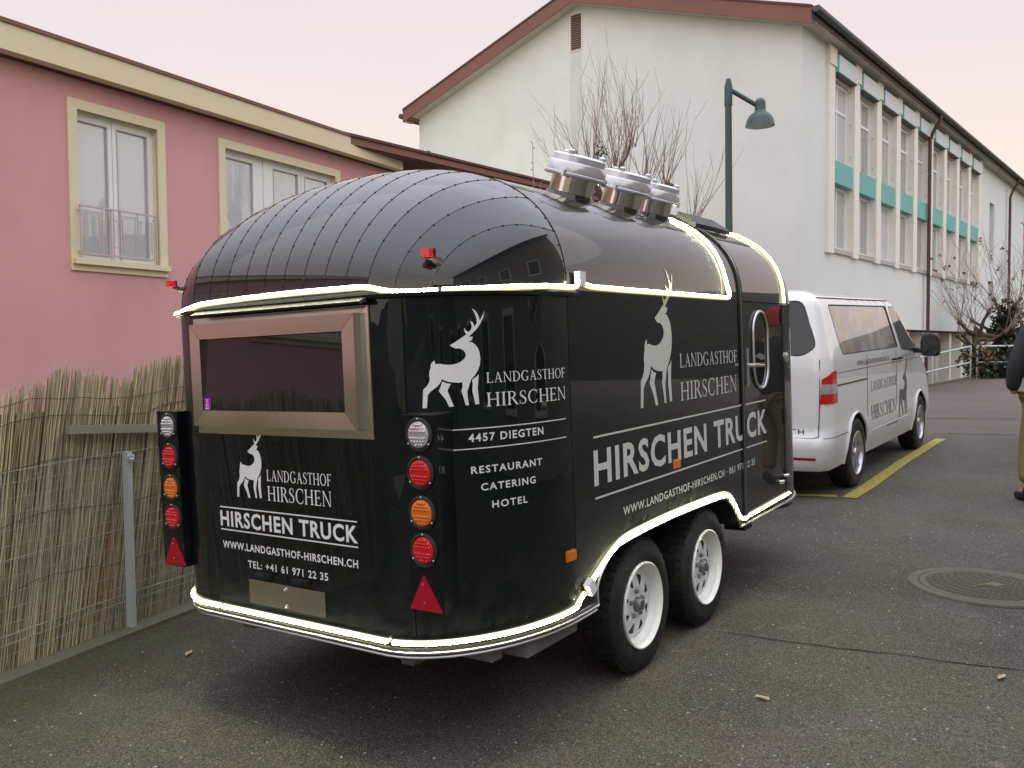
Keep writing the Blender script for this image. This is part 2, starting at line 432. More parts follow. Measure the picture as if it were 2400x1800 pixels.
# manhole
mx, my = 2.762, 5.017; mz = gz(mx, my)
man = thing('manhole_cover', 'round ribbed iron manhole cover in the asphalt', 'manhole cover', (mx, my, mz))
M_['iron'] = m_plaster('cast_iron', (.125, .11, .085), (.6, .6, .5), .5, bump=.6)
mb = MB().lathe([(.415, .0), (.41, .010), (.385, .012), (.36, .012), (.355, .004)], 64); mb.build('rim_ring', M_['iron'], man)
mb = MB().lathe([(.352, .004), (.35, .011), (.32, .012), (.315, .006), (.0, .006)], 64); mb.build('lid', M_['iron'], man)
mb = MB(); ang = .45
for i in range(-11, 12):
    y = i * .027; xm = math.sqrt(max(0, .305 ** 2 - y * y))
    x = -xm
    while x < xm - .02:
        L = min(.05, xm - x)
        if not (abs(y) < .045 and -.09 < x < .07):
            vs = []
            for dx, dy, dz in ((0, -.008, .006), (L, -.008, .006), (L, .008, .006), (0, .008, .006), (.003, -.005, .014), (L - .003, -.005, .014), (L - .003, .005, .014), (.003, .005, .014)):
                X, Y = x + dx, y + dy; vs.append((X * math.cos(ang) - Y * math.sin(ang), X * math.sin(ang) + Y * math.cos(ang), dz))
            mb.add(vs, [(0, 1, 5, 4), (1, 2, 6, 5), (2, 3, 7, 6), (3, 0, 4, 7), (4, 5, 6, 7)])
        x += .062
stuff(mb.build('tread_bar', M_['iron'], man))
M_['moss'] = mat('moss', (.07, .08, .015), .95)
MB().add([(-.055, -.02, .0095), (.045, -.028, .0095), (.055, .01, .0095), (.01, .028, .0095), (-.05, .008, .0095)], [(0, 1, 2, 3, 4)]).build('key_hole_moss', M_['moss'], man)

# ------------------------------------------------------------------ glyphs
def arc(cx, cy, rx, ry, a0, a1, n=20):
    return [(cx + rx * math.cos(math.radians(a0 + (a1 - a0) * i / n)), cy + ry * math.sin(math.radians(a0 + (a1 - a0) * i / n))) for i in range(n + 1)]
def stem(x, w_, y0=0, y1=1, s=(1, 1)):
    P = [[(x, y0), (x + w_, y0), (x + w_, y1), (x, y1)]]
    q = .075; h = .035
    if s[0]: P.append([(x - q, y0), (x + w_ + q, y0), (x + w_ + q, y0 + h), (x + w_, y0 + h * 2.0), (x, y0 + h * 2.0), (x - q, y0 + h)])
    if s[1]: P.append([(x - q, y1), (x - q, y1 - h), (x, y1 - 2 * h), (x + w_, y1 - 2 * h), (x + w_ + q, y1 - h), (x + w_ + q, y1)])
    return P
def R4(x0, x1, y0, y1): return [(x0, y0), (x1, y0), (x1, y1), (x0, y1)]
def ring(cx, cy, rx, ry, irx, iry, a0, a1, dx=0):
    return arc(cx, cy, rx, ry, a0, a1, 26) + list(reversed(arc(cx + dx, cy, irx, iry, a0, a1, 26)))
TK, TN = .125, .05
SER = {
 'I': (.34, stem(.11, TK)),
 'H': (.90, stem(.10, TK) + stem(.67, TK) + [R4(.2, .7, .48, .48 + TN)]),
 'L': (.66, stem(.10, TK) + [R4(.2, .60, 0, TN), [(.55, 0), (.62, 0), (.64, .2), (.605, .2)]]),
 'E': (.68, stem(.10, TK) + [R4(.2, .58, 0, TN), R4(.2, .57, 1 - TN, 1), R4(.2, .48, .49, .49 + TN), [(.54, 0), (.62, 0), (.64, .19), (.605, .19)], [(.545, 1), (.60, 1), (.60, .83), (.575, .83)], R4(.455, .495, .41, .62)]),
 'F': (.60, stem(.10, TK) + [R4(.2, .55, 1 - TN, 1), R4(.2, .47, .48, .48 + TN), [(.525, 1), (.58, 1), (.58, .82), (.555, .82)], R4(.445, .485, .40, .61)]),
 'T': (.72, stem(.30, TK, s=(1, 0)) + [R4(.05, .675, 1 - TN, 1), [(.03, 1), (.08, 1), (.065, .82), (.04, .82)], [(.645, 1), (.695, 1), (.685, .82), (.66, .82)]]),
 'N': (.92, stem(.12, TN) + stem(.75, TN, 0, 1, (0, 1)) + [[(.06, 1), (.20, 1), (.80, 0), (.73, 0), (.70, .02)]]),
 'A': (.86, [[(.40, 1), (.46, 1), (.18, .0), (.12, .0)], [(.38, 1), (.47, 1), (.78, 0), (.64, 0)], R4(.22, .64, .33, .33 + TN), R4(.05, .26, 0, .035), R4(.57, .85, 0, .035)]),
 'D': (.88, stem(.10, TK) + [ring(.30, .5, .52, .5, .39, .45, -90, 90), R4(.2, .31, 0, TN), R4(.2, .31, 1 - TN, 1)]),
 'R': (.78, stem(.10, TK) + [ring(.32, .745, .29, .255, .17, .205, -90, 90), R4(.2, .33, 1 - TN, 1), R4(.2, .36, .49, .49 + TN), [(.32, .50), (.45, .50), (.80, 0), (.64, 0)], R4(.64, .84, 0, .03)]),
 'O': (.92, [ring(.46, .5, .43, .52, .30, .465, 0, 360)]),
 'C': (.84, [ring(.47, .5, .44, .52, .31, .465, 48, 312), [(.745, .98), (.775, .98), (.775, .70), (.745, .74)], [(.76, .30), (.79, .26), (.74, .05), (.72, .10)]]),
 'G': (.90, [ring(.47, .5, .44, .52, .31, .465, 48, 300), R4(.66, .66 + TK, .05, .42), R4(.58, .86, .39, .425), [(.745, .98), (.775, .98), (.775, .70), (.745, .74)]]),
}
def s_glyph():
    pts = []; cl = [(.50, .80), (.47, .93), (.33, .985), (.17, .93), (.12, .77), (.19, .62), (.34, .51), (.47, .40), (.53, .25), (.46, .08), (.29, .015), (.13, .07), (.07, .22)]
    wd = [.03, .04, .05, .075, .10, .125, .135, .125, .10, .075, .05, .04, .03]
    L = []; R = []
    n = len(cl)
    for i, p in enumerate(cl):
        a = Vector(cl[max(0, i - 1)]); b = Vector(cl[min(n - 1, i + 1)]); t = (b - a).normalized(); nn = Vector((-t.y, t.x)) * wd[i] / 2
        L.append((p[0] + nn.x, p[1] + nn.y)); R.append((p[0] - nn.x, p[1] - nn.y))
    return [L + R[::-1], R4(.485, .515, .70, .97), R4(.065, .095, .03, .30)]
SER['S'] = (.62, s_glyph())
def serif_polys(text, sp=.06):
    x = 0; out = []
    for ch in text:
        wd, ps = SER[ch]
        out += [[(px + x, py) for px, py in P] for P in ps]; x += wd + sp
    xs = [p[0] for P in out for p in P]; a, b = min(xs), max(xs)
    return [[((px - a) / (b - a), py) for px, py in P] for P in out]
def serif(text, x0, x1, z0, z1, surf, mb=None, cell=.03):
    """surf(u,v,off) -> point; bounding box x0..x1, z0..z1 of the surface's own flat coordinates"""
    mb = mb or MB()
    for k, P in enumerate(serif_polys(text)):
        off = .0012 + .00006 * (k % 7)
        sheet([[(x0 + px * (x1 - x0), z0 + py * (z1 - z0)) for px, py in P]], lambda a, b: surf(a, b, off), cell, 1, mb)
    return mb
def sans_mesh(text, bold=.02, space=1.1):
    cu = bpy.data.curves.new('t', 'FONT'); cu.body = text; cu.offset = bold; cu.space_character = space; cu.resolution_u = 3
    o = bpy.data.objects.new('t', cu); C.objects.link(o)
    dg = bpy.context.evaluated_depsgraph_get(); dg.update()
    me = bpy.data.meshes.new_from_object(o.evaluated_get(dg))
    bpy.data.objects.remove(o); return me
def sans(text, x0, x1, z0, z1, surf, mb=None, bold=.02, space=1.1, cell=.03, off=.0013):
    mb = mb or MB(); me = sans_mesh(text, bold, space)
    xs = [v.co.x for v in me.vertices]; ys = [v.co.y for v in me.vertices]
    a, b, c, d = min(xs), max(xs), min(ys), max(ys)
    bm = bmesh.new(); bm.from_mesh(me)
    for v in bm.verts: v.co.x = x0 + (v.co.x - a) / (b - a) * (x1 - x0); v.co.y = z0 + (v.co.y - c) / (d - c) * (z1 - z0)
    if cell:
        k = x0 + cell
        while k < x1:
            bmesh.ops.bisect_plane(bm, geom=bm.verts[:] + bm.edges[:] + bm.faces[:], plane_co=(k, 0, 0), plane_no=(1, 0, 0)); k += cell
    bm.verts.index_update()
    mb.add([surf(v.co.x, v.co.y, off) for v in bm.verts], [tuple(v.index for v in f.verts) for f in bm.faces])
    bm.free(); bpy.data.meshes.remove(me); return mb
DEER = [[(346,680),(362,695),(385,707),(412,708),(440,722),(455,745),(458,770),(445,795),(420,815),(390,830),(350,838),(310,835),(270,826),(237,827),(238,812),(232,798),(215,815),(206,835),(207,855),(198,880),(193,910),(197,940),(190,975),(175,1000),(148,1030),(143,1100),(138,1178),(168,1178),(178,1075),(200,1045),(245,1010),(268,980),(280,950),(310,968),(350,980),(395,985),(425,983),(425,1020),(415,1055),(430,1110),(442,1172),(467,1172),(460,1110),(458,1060),(475,1010),(490,965),(520,930),(545,890),(560,850),(566,800),(562,750),(550,710),(530,680),(508,662),(480,655),(500,650),(512,635),(515,617),(497,617),(487,613),(510,592),(545,557),(577,512),(601,462),(614,405),(603,432),(588,460),(573,488),(569,465),(558,430),(540,403),(515,385),(530,412),(543,445),(550,480),(549,508),(531,536),(527,518),(518,500),(500,487),(507,510),(511,535),(506,556),(488,575),(478,573),(465,562),(455,542),(453,557),(458,578),(468,598),(440,616),(400,646)],
 [(283,968),(310,985),(342,992),(330,1015),(316,1045),(330,1090),(357,1175),(325,1178),(300,1115),(255,1045),(270,1010)],
 [(550,925),(545,960),(537,1040),(545,1168),(515,1170),(505,1110),(495,1060),(500,1000),(498,966),(530,945)]]
def deer(x0, x1, z0, z1, surf, mb=None, cell=.05):
    mb = mb or MB()
    for P in DEER:
        sheet([[(x0 + (p[0] - 138) / 476 * (x1 - x0), z0 + (1178 - p[1]) / 793 * (z1 - z0)) for p in P]], lambda a, b: surf(a, b, .0013), cell, cell, mb)
    return mb
# ================================================================== food trailer
TR = Matrix(((0.8226633, 0.5677054, -0.0305876, 0.5880975), (-0.5679455, 0.8230655, 0.0010071, 3.8038776), (0.0257474, 0.0165436, 0.9995316, 0.0001382), (0, 0, 0, 1)))
TRL = thing('food_trailer', 'glossy black rounded catering trailer outlined with glowing LED strips', 'food trailer', mw=TR)
XC, HW = -.87, .90
XF, RX, RY, YR, YF = .49, .41, .64, -1.26, 2.0
ZB, ZT, RH, PE = .46, 1.70, .55, 2.4
def _plan_table():
    P = [(0, YR, 0, -1), (XF, YR, 0, -1)]
    for i in range(1, 61):
        t = PI / 2 * i / 60; n = Vector((math.sin(t) / RX, -math.cos(t) / RY)).normalized()
        P.append((XF + RX * math.sin(t), YR + RY - RY * math.cos(t), n.x, n.y))
    P.append((HW, YF, 1, 0))
    for i in range(1, 61):
        t = PI / 2 * i / 60; n = Vector((math.cos(t) / RX, math.sin(t) / RY)).normalized()
        P.append((XF + RX * math.cos(t), YF + RY * math.sin(t), n.x, n.y))
    P.append((0, YF + RY, 0, 1))
    S = [0]
    for a, b in zip(P, P[1:]): S.append(S[-1] + math.hypot(b[0] - a[0], b[1] - a[1]))
    return P, S
PL, PS = _plan_table()
def plan(s):
    sg = 1 if s >= 0 else -1; s = min(abs(s), PS[-1])
    lo, hi = 0, len(PS) - 1
    while hi - lo > 1:
        m = (lo + hi) // 2
        if PS[m] <= s: lo = m
        else: hi = m
    k = (s - PS[lo]) / max(1e-9, PS[hi] - PS[lo]); a, b = PL[lo], PL[hi]
    x, y, nx, ny = [a[i] + (b[i] - a[i]) * k for i in range(4)]
    l = math.hypot(nx, ny)
    return sg * x, y, sg * nx / l, ny / l
S_A = PS[61]                      # where the side becomes straight (Y=-.62)
def sY(Y): return S_A + (Y - (YR + RY))
def tsurf(s, z, off=0.0):
    x, y, nx, ny = plan(s)
    if z > ZT and abs(abs(x) - HW) < .02:
        q = min(.999, (z - ZT) / RH); k = (1 - q ** PE) ** (1 / PE); x = math.copysign(HW * k, x)
        n = Vector((nx, ny, 1.2 * q ** 1.4 / max(.2, k ** 1.4) * .75)).normalized()
        return V(XC + x + n.x * off * 1.6, y, z + n.z * off * 1.6)
    return V(XC + x + nx * off, y + ny * off, z)
def roofP(a, Y, off=0.0):
    """a = angle 0 (right foot) .. pi (left foot)"""
    c, s_ = math.cos(a), math.sin(a); e = 2 / PE
    x = math.copysign(abs(c) ** e, c); z = abs(s_) ** e
    n = Vector((math.copysign(abs(x) ** (PE - 1), x) / HW, z ** (PE - 1) / RH)).normalized()
    return V(XC + HW * x + n.x * off, Y, ZT + RH * z + n.y * off)
def wall(name, loops, m, parent=TRL, inset=0, cell=.06):
    return sheet(loops, lambda s, z: tsurf(s, z, inset), cell, .2).build(name, m, parent, smooth=True)
g = .0018
def rect(a, b, c, d): return [(a, c), (b, c), (b, d), (a, d)]
ARCH = [(-.47, ZB), (-.47, .53), (-.42, .585), (-.33, .635), (-.20, .655), (.25, .668), (.88, .655), (.97, .625), (1.05, .565), (1.13, .475), (1.14, ZB)]
SR = .62
rear = wall('rear_panel', [rect(-SR + g, SR - g, ZB, ZT)], M_['body'])
corner = wall('corner_panel', [rect(SR + g, S_A - g, ZB, ZT)], M_['body'], cell=.02)
side = wall('side_panel', [[(S_A + g, ZB)] + [(sY(y), z) for y, z in ARCH] + [(sY(1.215), ZB), (sY(1.215), ZT), (S_A + g, ZT)]], M_['body'], cell=.25)
door = wall('door', [rect(sY(1.26), sY(1.96), ZB + .01, ZT - .005)], M_['body'], inset=.002, cell=.25)
wall('door_jamb', [rect(sY(1.963), sY(2.0), ZB, ZT)], M_['body'], cell=.25)
wall('front_panel', [rect(sY(2.0) + g, PS[-1], ZB, ZT)], M_['body'], cell=.03)
wall('front_panel', [[(-s, z) for s, z in rect(sY(2.0) + g, PS[-1], ZB, ZT)]], M_['body'], cell=.03)
wall('corner_panel', [[(-s, z) for s, z in rect(SR + g, S_A - g, ZB, ZT)]], M_['body'], cell=.02)
wall('side_panel', [[(-sY(y) if i else -(S_A + g), z) for i, (y, z) in enumerate([(0, ZB)] + ARCH + [(2.0, ZB), (2.0, ZT)])] + [(-(S_A + g), ZT)]], M_['body'], cell=.25)
# dark inner shell behind the joints, floor and wheel wells
mb = MB()
ss = [sY(2.0) * i / 60 for i in range(-60, 61)]
for s0, s1 in zip(ss, ss[1:]):
    if abs(plan(s0)[0]) > HW - 1e-4 and abs(plan(s1)[0]) > HW - 1e-4:
        zb = .68 if -.6 < plan(s0)[1] < 1.25 else .5
    else: zb = .47
    mb.add([tsurf(s0, zb, -.012), tsurf(s1, zb, -.012), tsurf(s1, ZT, -.012), tsurf(s0, ZT, -.012)], [(0, 1, 2, 3)])
mb.build('inner_shell', M_['dark'], TRL)
mb = MB()
mb.box(XC - .62, XC + .62, YR + .06, 2.5, ZB, ZB + .03); mb.box(XC - HW + .02, XC + HW - .02, -.55, 1.2, .675, .69)
for sg in (-1, 1):
    x = XC + sg * .62; mb.box(min(x, x + sg * .01), max(x, x + sg * .01), -.55, 1.2, .30, .68)
    mb.box(min(x, XC + sg * .885), max(x, XC + sg * .885), -.56, -.50, ZB, .68); mb.box(min(x, XC + sg * .885), max(x, XC + sg * .885), 1.16, 1.2, ZB, .68)
    mb.box(min(x, XC + sg * .885), max(x, XC + sg * .885), 1.2, 2.1, ZB, ZB + .03); mb.box(min(x, XC + sg * .885), max(x, XC + sg * .885), -.8, -.56, ZB + .002, ZB + .032)
mb.build('underfloor', M_['dark'], TRL)
# ---- roof
mb = MB()
def roof_strip(name, y0, y1, m, na=56):
    mb = MB(); vs = []
    for j in range(2):
        for i in range(na + 1): vs.append(roofP(PI * i / na, (y0, y1)[j]))
    mb.add(vs, [(i + 1, i, na + 1 + i, na + 2 + i) for i in range(na)]); return mb.build(name, m, TRL, smooth=True)
roof_strip('roof_panel', YR + RY + .001, 1.215, M_['roof']); roof_strip('roof_panel', 1.255, YF, M_['roof'])
def yr(x):
    ax = abs(x)
    if ax <= XF: return YR
    k = min(1, (ax - XF) / RX); return YR + RY - RY * math.sqrt(max(0, 1 - k * k))
def za(x): return RH * max(0, 1 - min(1, abs(x) / HW) ** PE) ** (1 / PE)
def domeP(xr, xa, t, off=0.0, front=False):
    """t 0 = belt, 1 = arch"""
    a = t * PI / 2; x = xr + (xa - xr) * math.sin(a) ** 1.6
    q = 2 / 1.80; D = (YR + RY) - yr(x)
    Y = (YR + RY) - D * max(0, math.cos(a)) ** q; Z = ZT + za(x) * math.sin(a) ** q
    n = Vector((x * .9, -math.cos(a), math.sin(a))).normalized() if off else V(0, 0, 0)
    p = V(XC + x + n.x * off, Y + n.y * off, Z + n.z * off)
    if front: p.y = 2 * ((YR + RY + YF) / 2) - p.y
    return p
seams_r = [.054, .162, .270, .378, .486, .594, .70]
seams_a = [.068, .204, .340, .476, .612, .745, .855]
SR_ = [-x for x in reversed(seams_r)] + seams_r; SA_ = [-x for x in reversed(seams_a)] + seams_a
NT = 28
for k in range(len(SR_) - 1):
    mb = MB(); vs = []; d = .0008
    for i in range(NT + 1):
        t = i / NT; a = domeP(SR_[k], SA_[k], t); b = domeP(SR_[k + 1], SA_[k + 1], t); e = (b - a).normalized() * d
        a, b = a + e, b - e; wt = .35 + .65 * t ** 3
        for c in range(5):
            u = c / 4; p = a.lerp(b, u); q = domeP(SR_[k] + (SR_[k + 1] - SR_[k]) * u, SA_[k] + (SA_[k + 1] - SA_[k]) * u, t); vs.append(p.lerp(q, wt) if 0 < c < 4 else p)
    mb.add(vs, [(5 * i + c, 5 * i + c + 1, 5 * i + c + 6, 5 * i + c + 5) for i in range(NT) for c in range(4)]); mb.build('roof_gore', M_['roof'], TRL, smooth=True)
def end_cap(sg, front=False):
    mb = MB(); vs = []; NX = 16
    for j in range(NX + 1):
        f = j / NX; f = 1 - (1 - f) ** 2
        for i in range(NT + 1):
            p = domeP(sg * (seams_r[-1] + .001 + (HW - seams_r[-1] - .001) * f), sg * (seams_a[-1] + .001 + (HW - seams_a[-1] - .001) * f), i / NT, front=front); vs.append(p)
    fs = [(j * (NT + 1) + i, (j + 1) * (NT + 1) + i, (j + 1) * (NT + 1) + i + 1, j * (NT + 1) + i + 1) for j in range(NX) for i in range(NT)]
    mb.add(vs, fs); return mb
end_cap(1).build('roof_corner_panel', M_['roof'], TRL, smooth=True); end_cap(-1).build('roof_corner_panel', M_['roof'], TRL, smooth=True)
mb = MB(); vs = []; NX = 30
for j in range(NX + 1):
    x = -.70 + 1.4 * j / NX
    for i in range(NT + 1): vs.append(domeP(x, x * 1.22, i / NT, front=True))
mb.add(vs, [(j * (NT + 1) + i, (j + 1) * (NT + 1) + i, (j + 1) * (NT + 1) + i + 1, j * (NT + 1) + i + 1) for j in range(NX) for i in range(NT)])
for sg in (1, -1):
    c = end_cap(sg, True); mb.add(c.v, c.f)
mb.build('front_roof_dome', M_['roof'], TRL, smooth=True)
# rivets and seam sealant
riv = MB(); seam = MB()
def rivet(p, n, r=.0045):
    n = n.normalized(); u = n.orthogonal().normalized(); v = n.cross(u)
    vs = [p + u * (r * math.cos(a)) + v * (r * math.sin(a)) for a in [PI / 3 * k for k in range(6)]] + [p + n * r * .6 + (u * math.cos(a) + v * math.sin(a)) * r * .5 for a in [PI / 3 * k for k in range(6)]]
    riv.add(vs, [(k, (k + 1) % 6, 6 + (k + 1) % 6, 6 + k) for k in range(6)] + [tuple(range(6, 12))])
for k in range(len(SR_)):
    pts = [domeP(SR_[k], SA_[k], t / 60) for t in range(61)]
    seam.tube(pts, .0014, 4)
    L = 0; last = 0
    for a, b in zip(pts, pts[1:]):
        L += (b - a).length
        if L - last > .062:
            last = L; c = b - V(XC, -.2, 1.5); rivet(b + c.normalized() * .0005, c)
for Yp in (YR + RY, ):
    pts = [roofP(PI * i / 90, Yp) for i in range(91)]; seam.tube([p + V(0, -.0004, .0006) for p in pts], .0022, 4); L = 0; last = 0
    for a, b in zip(pts, pts[1:]):
        L += (b - a).length
        if L - last > .045: last = L; c = b - V(XC, Yp, 1.6); rivet(b + V(0, -.012, 0), c)
for Yp in (1.285, 1.975):
    for i in range(4, 87, 4): p = roofP(PI * i / 90, Yp); rivet(p, p - V(XC, Yp, 1.6))
for z in [.52 + .1 * i for i in range(12)]:
    for Y in (-.60,): p = tsurf(sY(Y), z); rivet(p, V(1, 0, 0), .003)
stuff(riv.build('rivet', M_['rivet'], TRL)); seam.build('seam_sealant', M_['rivet'], TRL)
M_['canopy'] = mat('satin_black_trim', (.010, .011, .010), .5, Specular_IOR_Level=.25)
# belt gutter
def along(s0, s1, z, off, n=80): return [tsurf(s0 + (s1 - s0) * i / n, z, off) for i in range(n + 1)]
def strip_profile(name, m, path, prof, parent=TRL):
    """sweep a (out,up) profile along [(s, z)...]"""
    mb = MB(); vs = []; n = len(prof)
    for s, z in path:
        for o_, up in prof: 
            p = tsurf(s, min(z, ZT), o_); p.z = z + up; vs.append(p)
    fs = []
    for i in range(len(path) - 1):
        for k in range(n): fs.append((i * n + k, i * n + (k + 1) % n, (i + 1) * n + (k + 1) % n, (i + 1) * n + k))
    fs += [tuple(range(n)), tuple(range(len(path) * n - 1, (len(path) - 1) * n - 1, -1))]
    mb.add(vs, fs); return mb.build(name, m, parent, smooth=True, ang=30)
N = 160
strip_profile('belt_gutter', M_['body'], [(-sY(.1) + (sY(-.56) + sY(.1)) * i / N, 1.672) for i in range(N + 1)], [(.0005, 0), (.022, .004), (.024, .016), (.010, .020), (.0005, .03)])
strip_profile('hatch_canopy', M_['canopy'], [(-.43 + .93 * i / 40, 1.668) for i in range(41)], [(.002, .000), (.056, -.010), (.060, -.002), (.026, .012), (.002, .020)])
# LED strips (beaded light tube, silicone casing made to glow as its halo)
LEDP = MB()
def led(path, name='led_strip', r=.0062, beads=True):
    P = [path[0]]
    L = 0; acc = 0; step = .0075
    for a, b in zip(path, path[1:]):
        d = (b - a).length
        if d < 1e-6: continue
        t = step - acc
        while t < d: P.append(a.lerp(b, t / d)); t += step
        acc = d - (t - step)
    rs = [r * (1.0 if i % 2 else .68) for i in range(len(P))] if beads else r
    q = [p.lerp(p, 0) for p in P[::4]] + [P[-1]]; cen = V(XC, .4, .9)
    MB().tube([p + (cen - p).normalized() * .0075 for p in q], .0098, 8).build('halo_casing', M_['ledhalo'], TRL, smooth=True)
    return MB().tube(P, rs, 6).build(name, M_['led'], TRL, smooth=True, ang=180)
def interp(keys, n=12):
    """keys (s,z) -> smooth 3-D path on the body"""
    out = []
    for i in range(len(keys) - 1):
        p0 = keys[max(0, i - 1)]; p1 = keys[i]; p2 = keys[i + 1]; p3 = keys[min(len(keys) - 1, i + 2)]
        for k in range(n):
            t = k / n
            f = lambda a, b, c, d: .5 * ((2 * b) + (-a + c) * t + (2 * a - 5 * b + 4 * c - d) * t * t + (-a + 3 * b - 3 * c + d) * t ** 3)
            out.append((f(p0[0], p1[0], p2[0], p3[0]), f(p0[1], p1[1], p2[1], p3[1])))
    return out + [keys[-1]]
def on(keys, off=.014, n=12): return [tsurf(s, z, off) for s, z in interp(keys, n)]
led(on([(-sY(-.1), 1.70), (-S_A, 1.69), (-.62, 1.686), (-.55, 1.69), (-.48, 1.702), (-.40, 1.713), (-.17, 1.719)], .02))
led(on([(-.165, 1.72), (.14, 1.722), (.38, 1.720), (.49, 1.718), (.56, 1.703), (.62, 1.694), (.74, 1.694)], .02))
led(on([(.755, 1.696), (.9, 1.700), (1.1, 1.708), (S_A, 1.710), (sY(-.59), 1.715), (sY(-.575), 1.735)], .018))
led(on([(sY(-.53), 1.735), (sY(-.49), 1.720), (sY(-.3), 1.716), (sY(.5), 1.714), (sY(1.02), 1.712)], .014))
ANG0 = .22
pa = [tsurf(sY(1.02), 1.712, .014), tsurf(sY(1.035), 1.73, .014)] + [roofP(a / 100 * PI, 1.03, .010) for a in range(6, 62)]
led(pa)
pf = [tsurf(sY(2.0), 1.70, .012)] + [roofP(a / 100 * PI, 2.0, .010) for a in range(4, 60)]
led(pf)
led(on([(-.86, .52), (-.80, .493), (-.66, .488), (-.40, .487)], .012))
led(on([(-.385, .487), (0, .487), (.38, .487), (.52, .487)], .012))
led(on([(.535, .487), (.8, .487), (1.05, .487), (S_A - .04, .492), (sY(-.62), .515), (sY(-.58), .533)], .012))
led(on([(sY(-.535), .560), (sY(-.47), .59), (sY(-.40), .625), (sY(-.30), .662), (sY(-.20), .678), (sY(.0), .686), (sY(.25), .690), (sY(.6), .687), (sY(.85), .680), (sY(.93), .667), (sY(1.0), .635), (sY(1.08), .565), (sY(1.16), .498), (sY(1.3), .497), (sY(1.7), .502), (sY(2.02), .507)], .012))
MB().tube(on([(sY(-.535), .57), (sY(-.47), .60), (sY(-.40), .635), (sY(-.30), .674), (sY(-.20), .692), (sY(.0), .700), (sY(.25), .704), (sY(.6), .701), (sY(.85), .694), (sY(.95), .68), (sY(1.02), .65), (sY(1.1), .58)], .004), .0022, 5).build('led_edge_glint', M_['ledhalo'], TRL)  # glowing line painted in for the reflected edge of the strip
for (s, z, rt) in ((sY(-.553), 1.742, 0), (sY(-.555), .552, .5)):
    c = tsurf(s, min(z, 1.7), .02); c.z = z
    mb = MB().box(-.012, .014, -.022, .022, -.028, .028, lambda p: Matrix.Rotation(rt, 3, 'X') @ p + c); mb.build('cable_clip', M_['decal'], TRL)
# aluminium edge rails
def rail(keys, name='edge_rail', r=.007, off=.006, m='alu'): return MB().tube(on(keys, off), r, 6).build(name, M_[m], TRL, smooth=True)
rail([(-sY(0), .455), (-S_A, .455), (-1.0, .455), (-.6, .455), (0, .455), (.6, .455), (1.0, .455), (S_A, .455), (sY(-.5), .457), (sY(-.472), .457)])
MB().tube(on([(-sY(0), .437), (-S_A, .437), (-.6, .437), (0, .437), (.6, .437), (1.0, .437), (S_A, .437), (sY(-.48), .440)], .002), .005, 6).build('edge_rail', M_['alu'], TRL)
rail([(sY(y), z + .004) for y, z in ARCH[0:]], off=.004, r=.006)
rail([(sY(1.14), .457), (sY(1.5), .457), (sY(2.0), .457), (sY(2.0) + .5, .457)], off=.004)
strip_profile('rubbing_strip', M_['chrome'], [(-S_A + (sY(-.48) + S_A) * i / N, .452) for i in range(N + 1)], [(.001, 0), (.010, 0), (.010, .018), (.001, .020)])
# arch trims beside the door
for Y, r, m in ((1.223, .0065, 'blackrub'), (1.2365, .0055, 'chrome'), (1.250, .006, 'blackrub'), (1.229, .003, 'chrome')):
    pts = [tsurf(sY(Y), z, .006) for z in (.47, .8, 1.2, 1.6, 1.69)] + [roofP(a / 80 * PI, Y, .006) for a in range(2, 79)]
    MB().tube(pts, r, 6).build('arch_trim', M_[m], TRL, smooth=True)
MB().tube([tsurf(sY(1.965), z, .004) for z in (.47, 1.0, 1.695)], .003, 4).build('door_seam', M_['blackrub'], TRL)
# ---- lettering
D1, D2 = M_['decal'], M_['decal2']
def rs(x, z, off): return tsurf(x - XC, z, off)
b = MB(); deer(-1.137, -.965, .942, 1.235, rs, b); b.build('deer_emblem', D1, rear)
serif('LANDGASTHOF', -.955, -.604, 1.015, 1.058, rs).build('serif_lettering', D1, rear); serif('HIRSCHEN', -.955, -.607, .939, .995, rs).build('serif_lettering', D1, rear)
b = MB(); sans('HIRSCHEN TRUCK', -1.251, -.483, .817, .881, rs, b, .028, 1.12)
for z in (.895, .804): sheet([rect(-1.251, -.483, z - .0025, z + .0025)], lambda a, c: rs(a, c, .0012), .1, 1).build('rule_line', D1, rear)
sans('WWW.LANDGASTHOF-HIRSCHEN.CH', -1.244, -.487, .728, .758, rs, None, .022, 1.15).build('bold_lettering', D1, rear); sans('TEL: +41 61 971 22 35', -1.093, -.643, .663, .693, rs, None, .02, 1.15).build('bold_lettering', D1, rear)
b.build('bold_lettering', D1, rear)
b = MB(); deer(.675, .907, 1.296, 1.63, tsurf, b); b.build('deer_emblem', D1, corner)
serif('LANDGASTHOF', .904, 1.288, 1.371, 1.407, tsurf, None, .02).build('serif_lettering', D1, corner); serif('HIRSCHEN', .902, 1.288, 1.289, 1.337, tsurf, None, .02).build('serif_lettering', D1, corner)
b = MB(); sans('4457 DIEGTEN', .828, 1.148, 1.170, 1.199, tsurf, b, .022, 1.2, .02)
for z in (1.216, 1.147): sheet([rect(.735, 1.284, z - .0018, z + .0018)], lambda a, c: tsurf(a, c, .0012), .02, 1).build('rule_line', D1, corner)
for t_, x0, x1, z in (('RESTAURANT', .833, 1.135, 1.060), ('CATERING', .867, 1.099, .9985), ('HOTEL', .907, 1.057, .934)): sans(t_, x0, x1, z, z + .026, tsurf, None, .02, 1.22, .02).build('bold_lettering', D1, corner)
b.build('bold_lettering', D1, corner)
b = MB(); deer(1.915, 2.300, 1.204, 1.832, tsurf, b, .04); b.build('deer_emblem', D2, side)
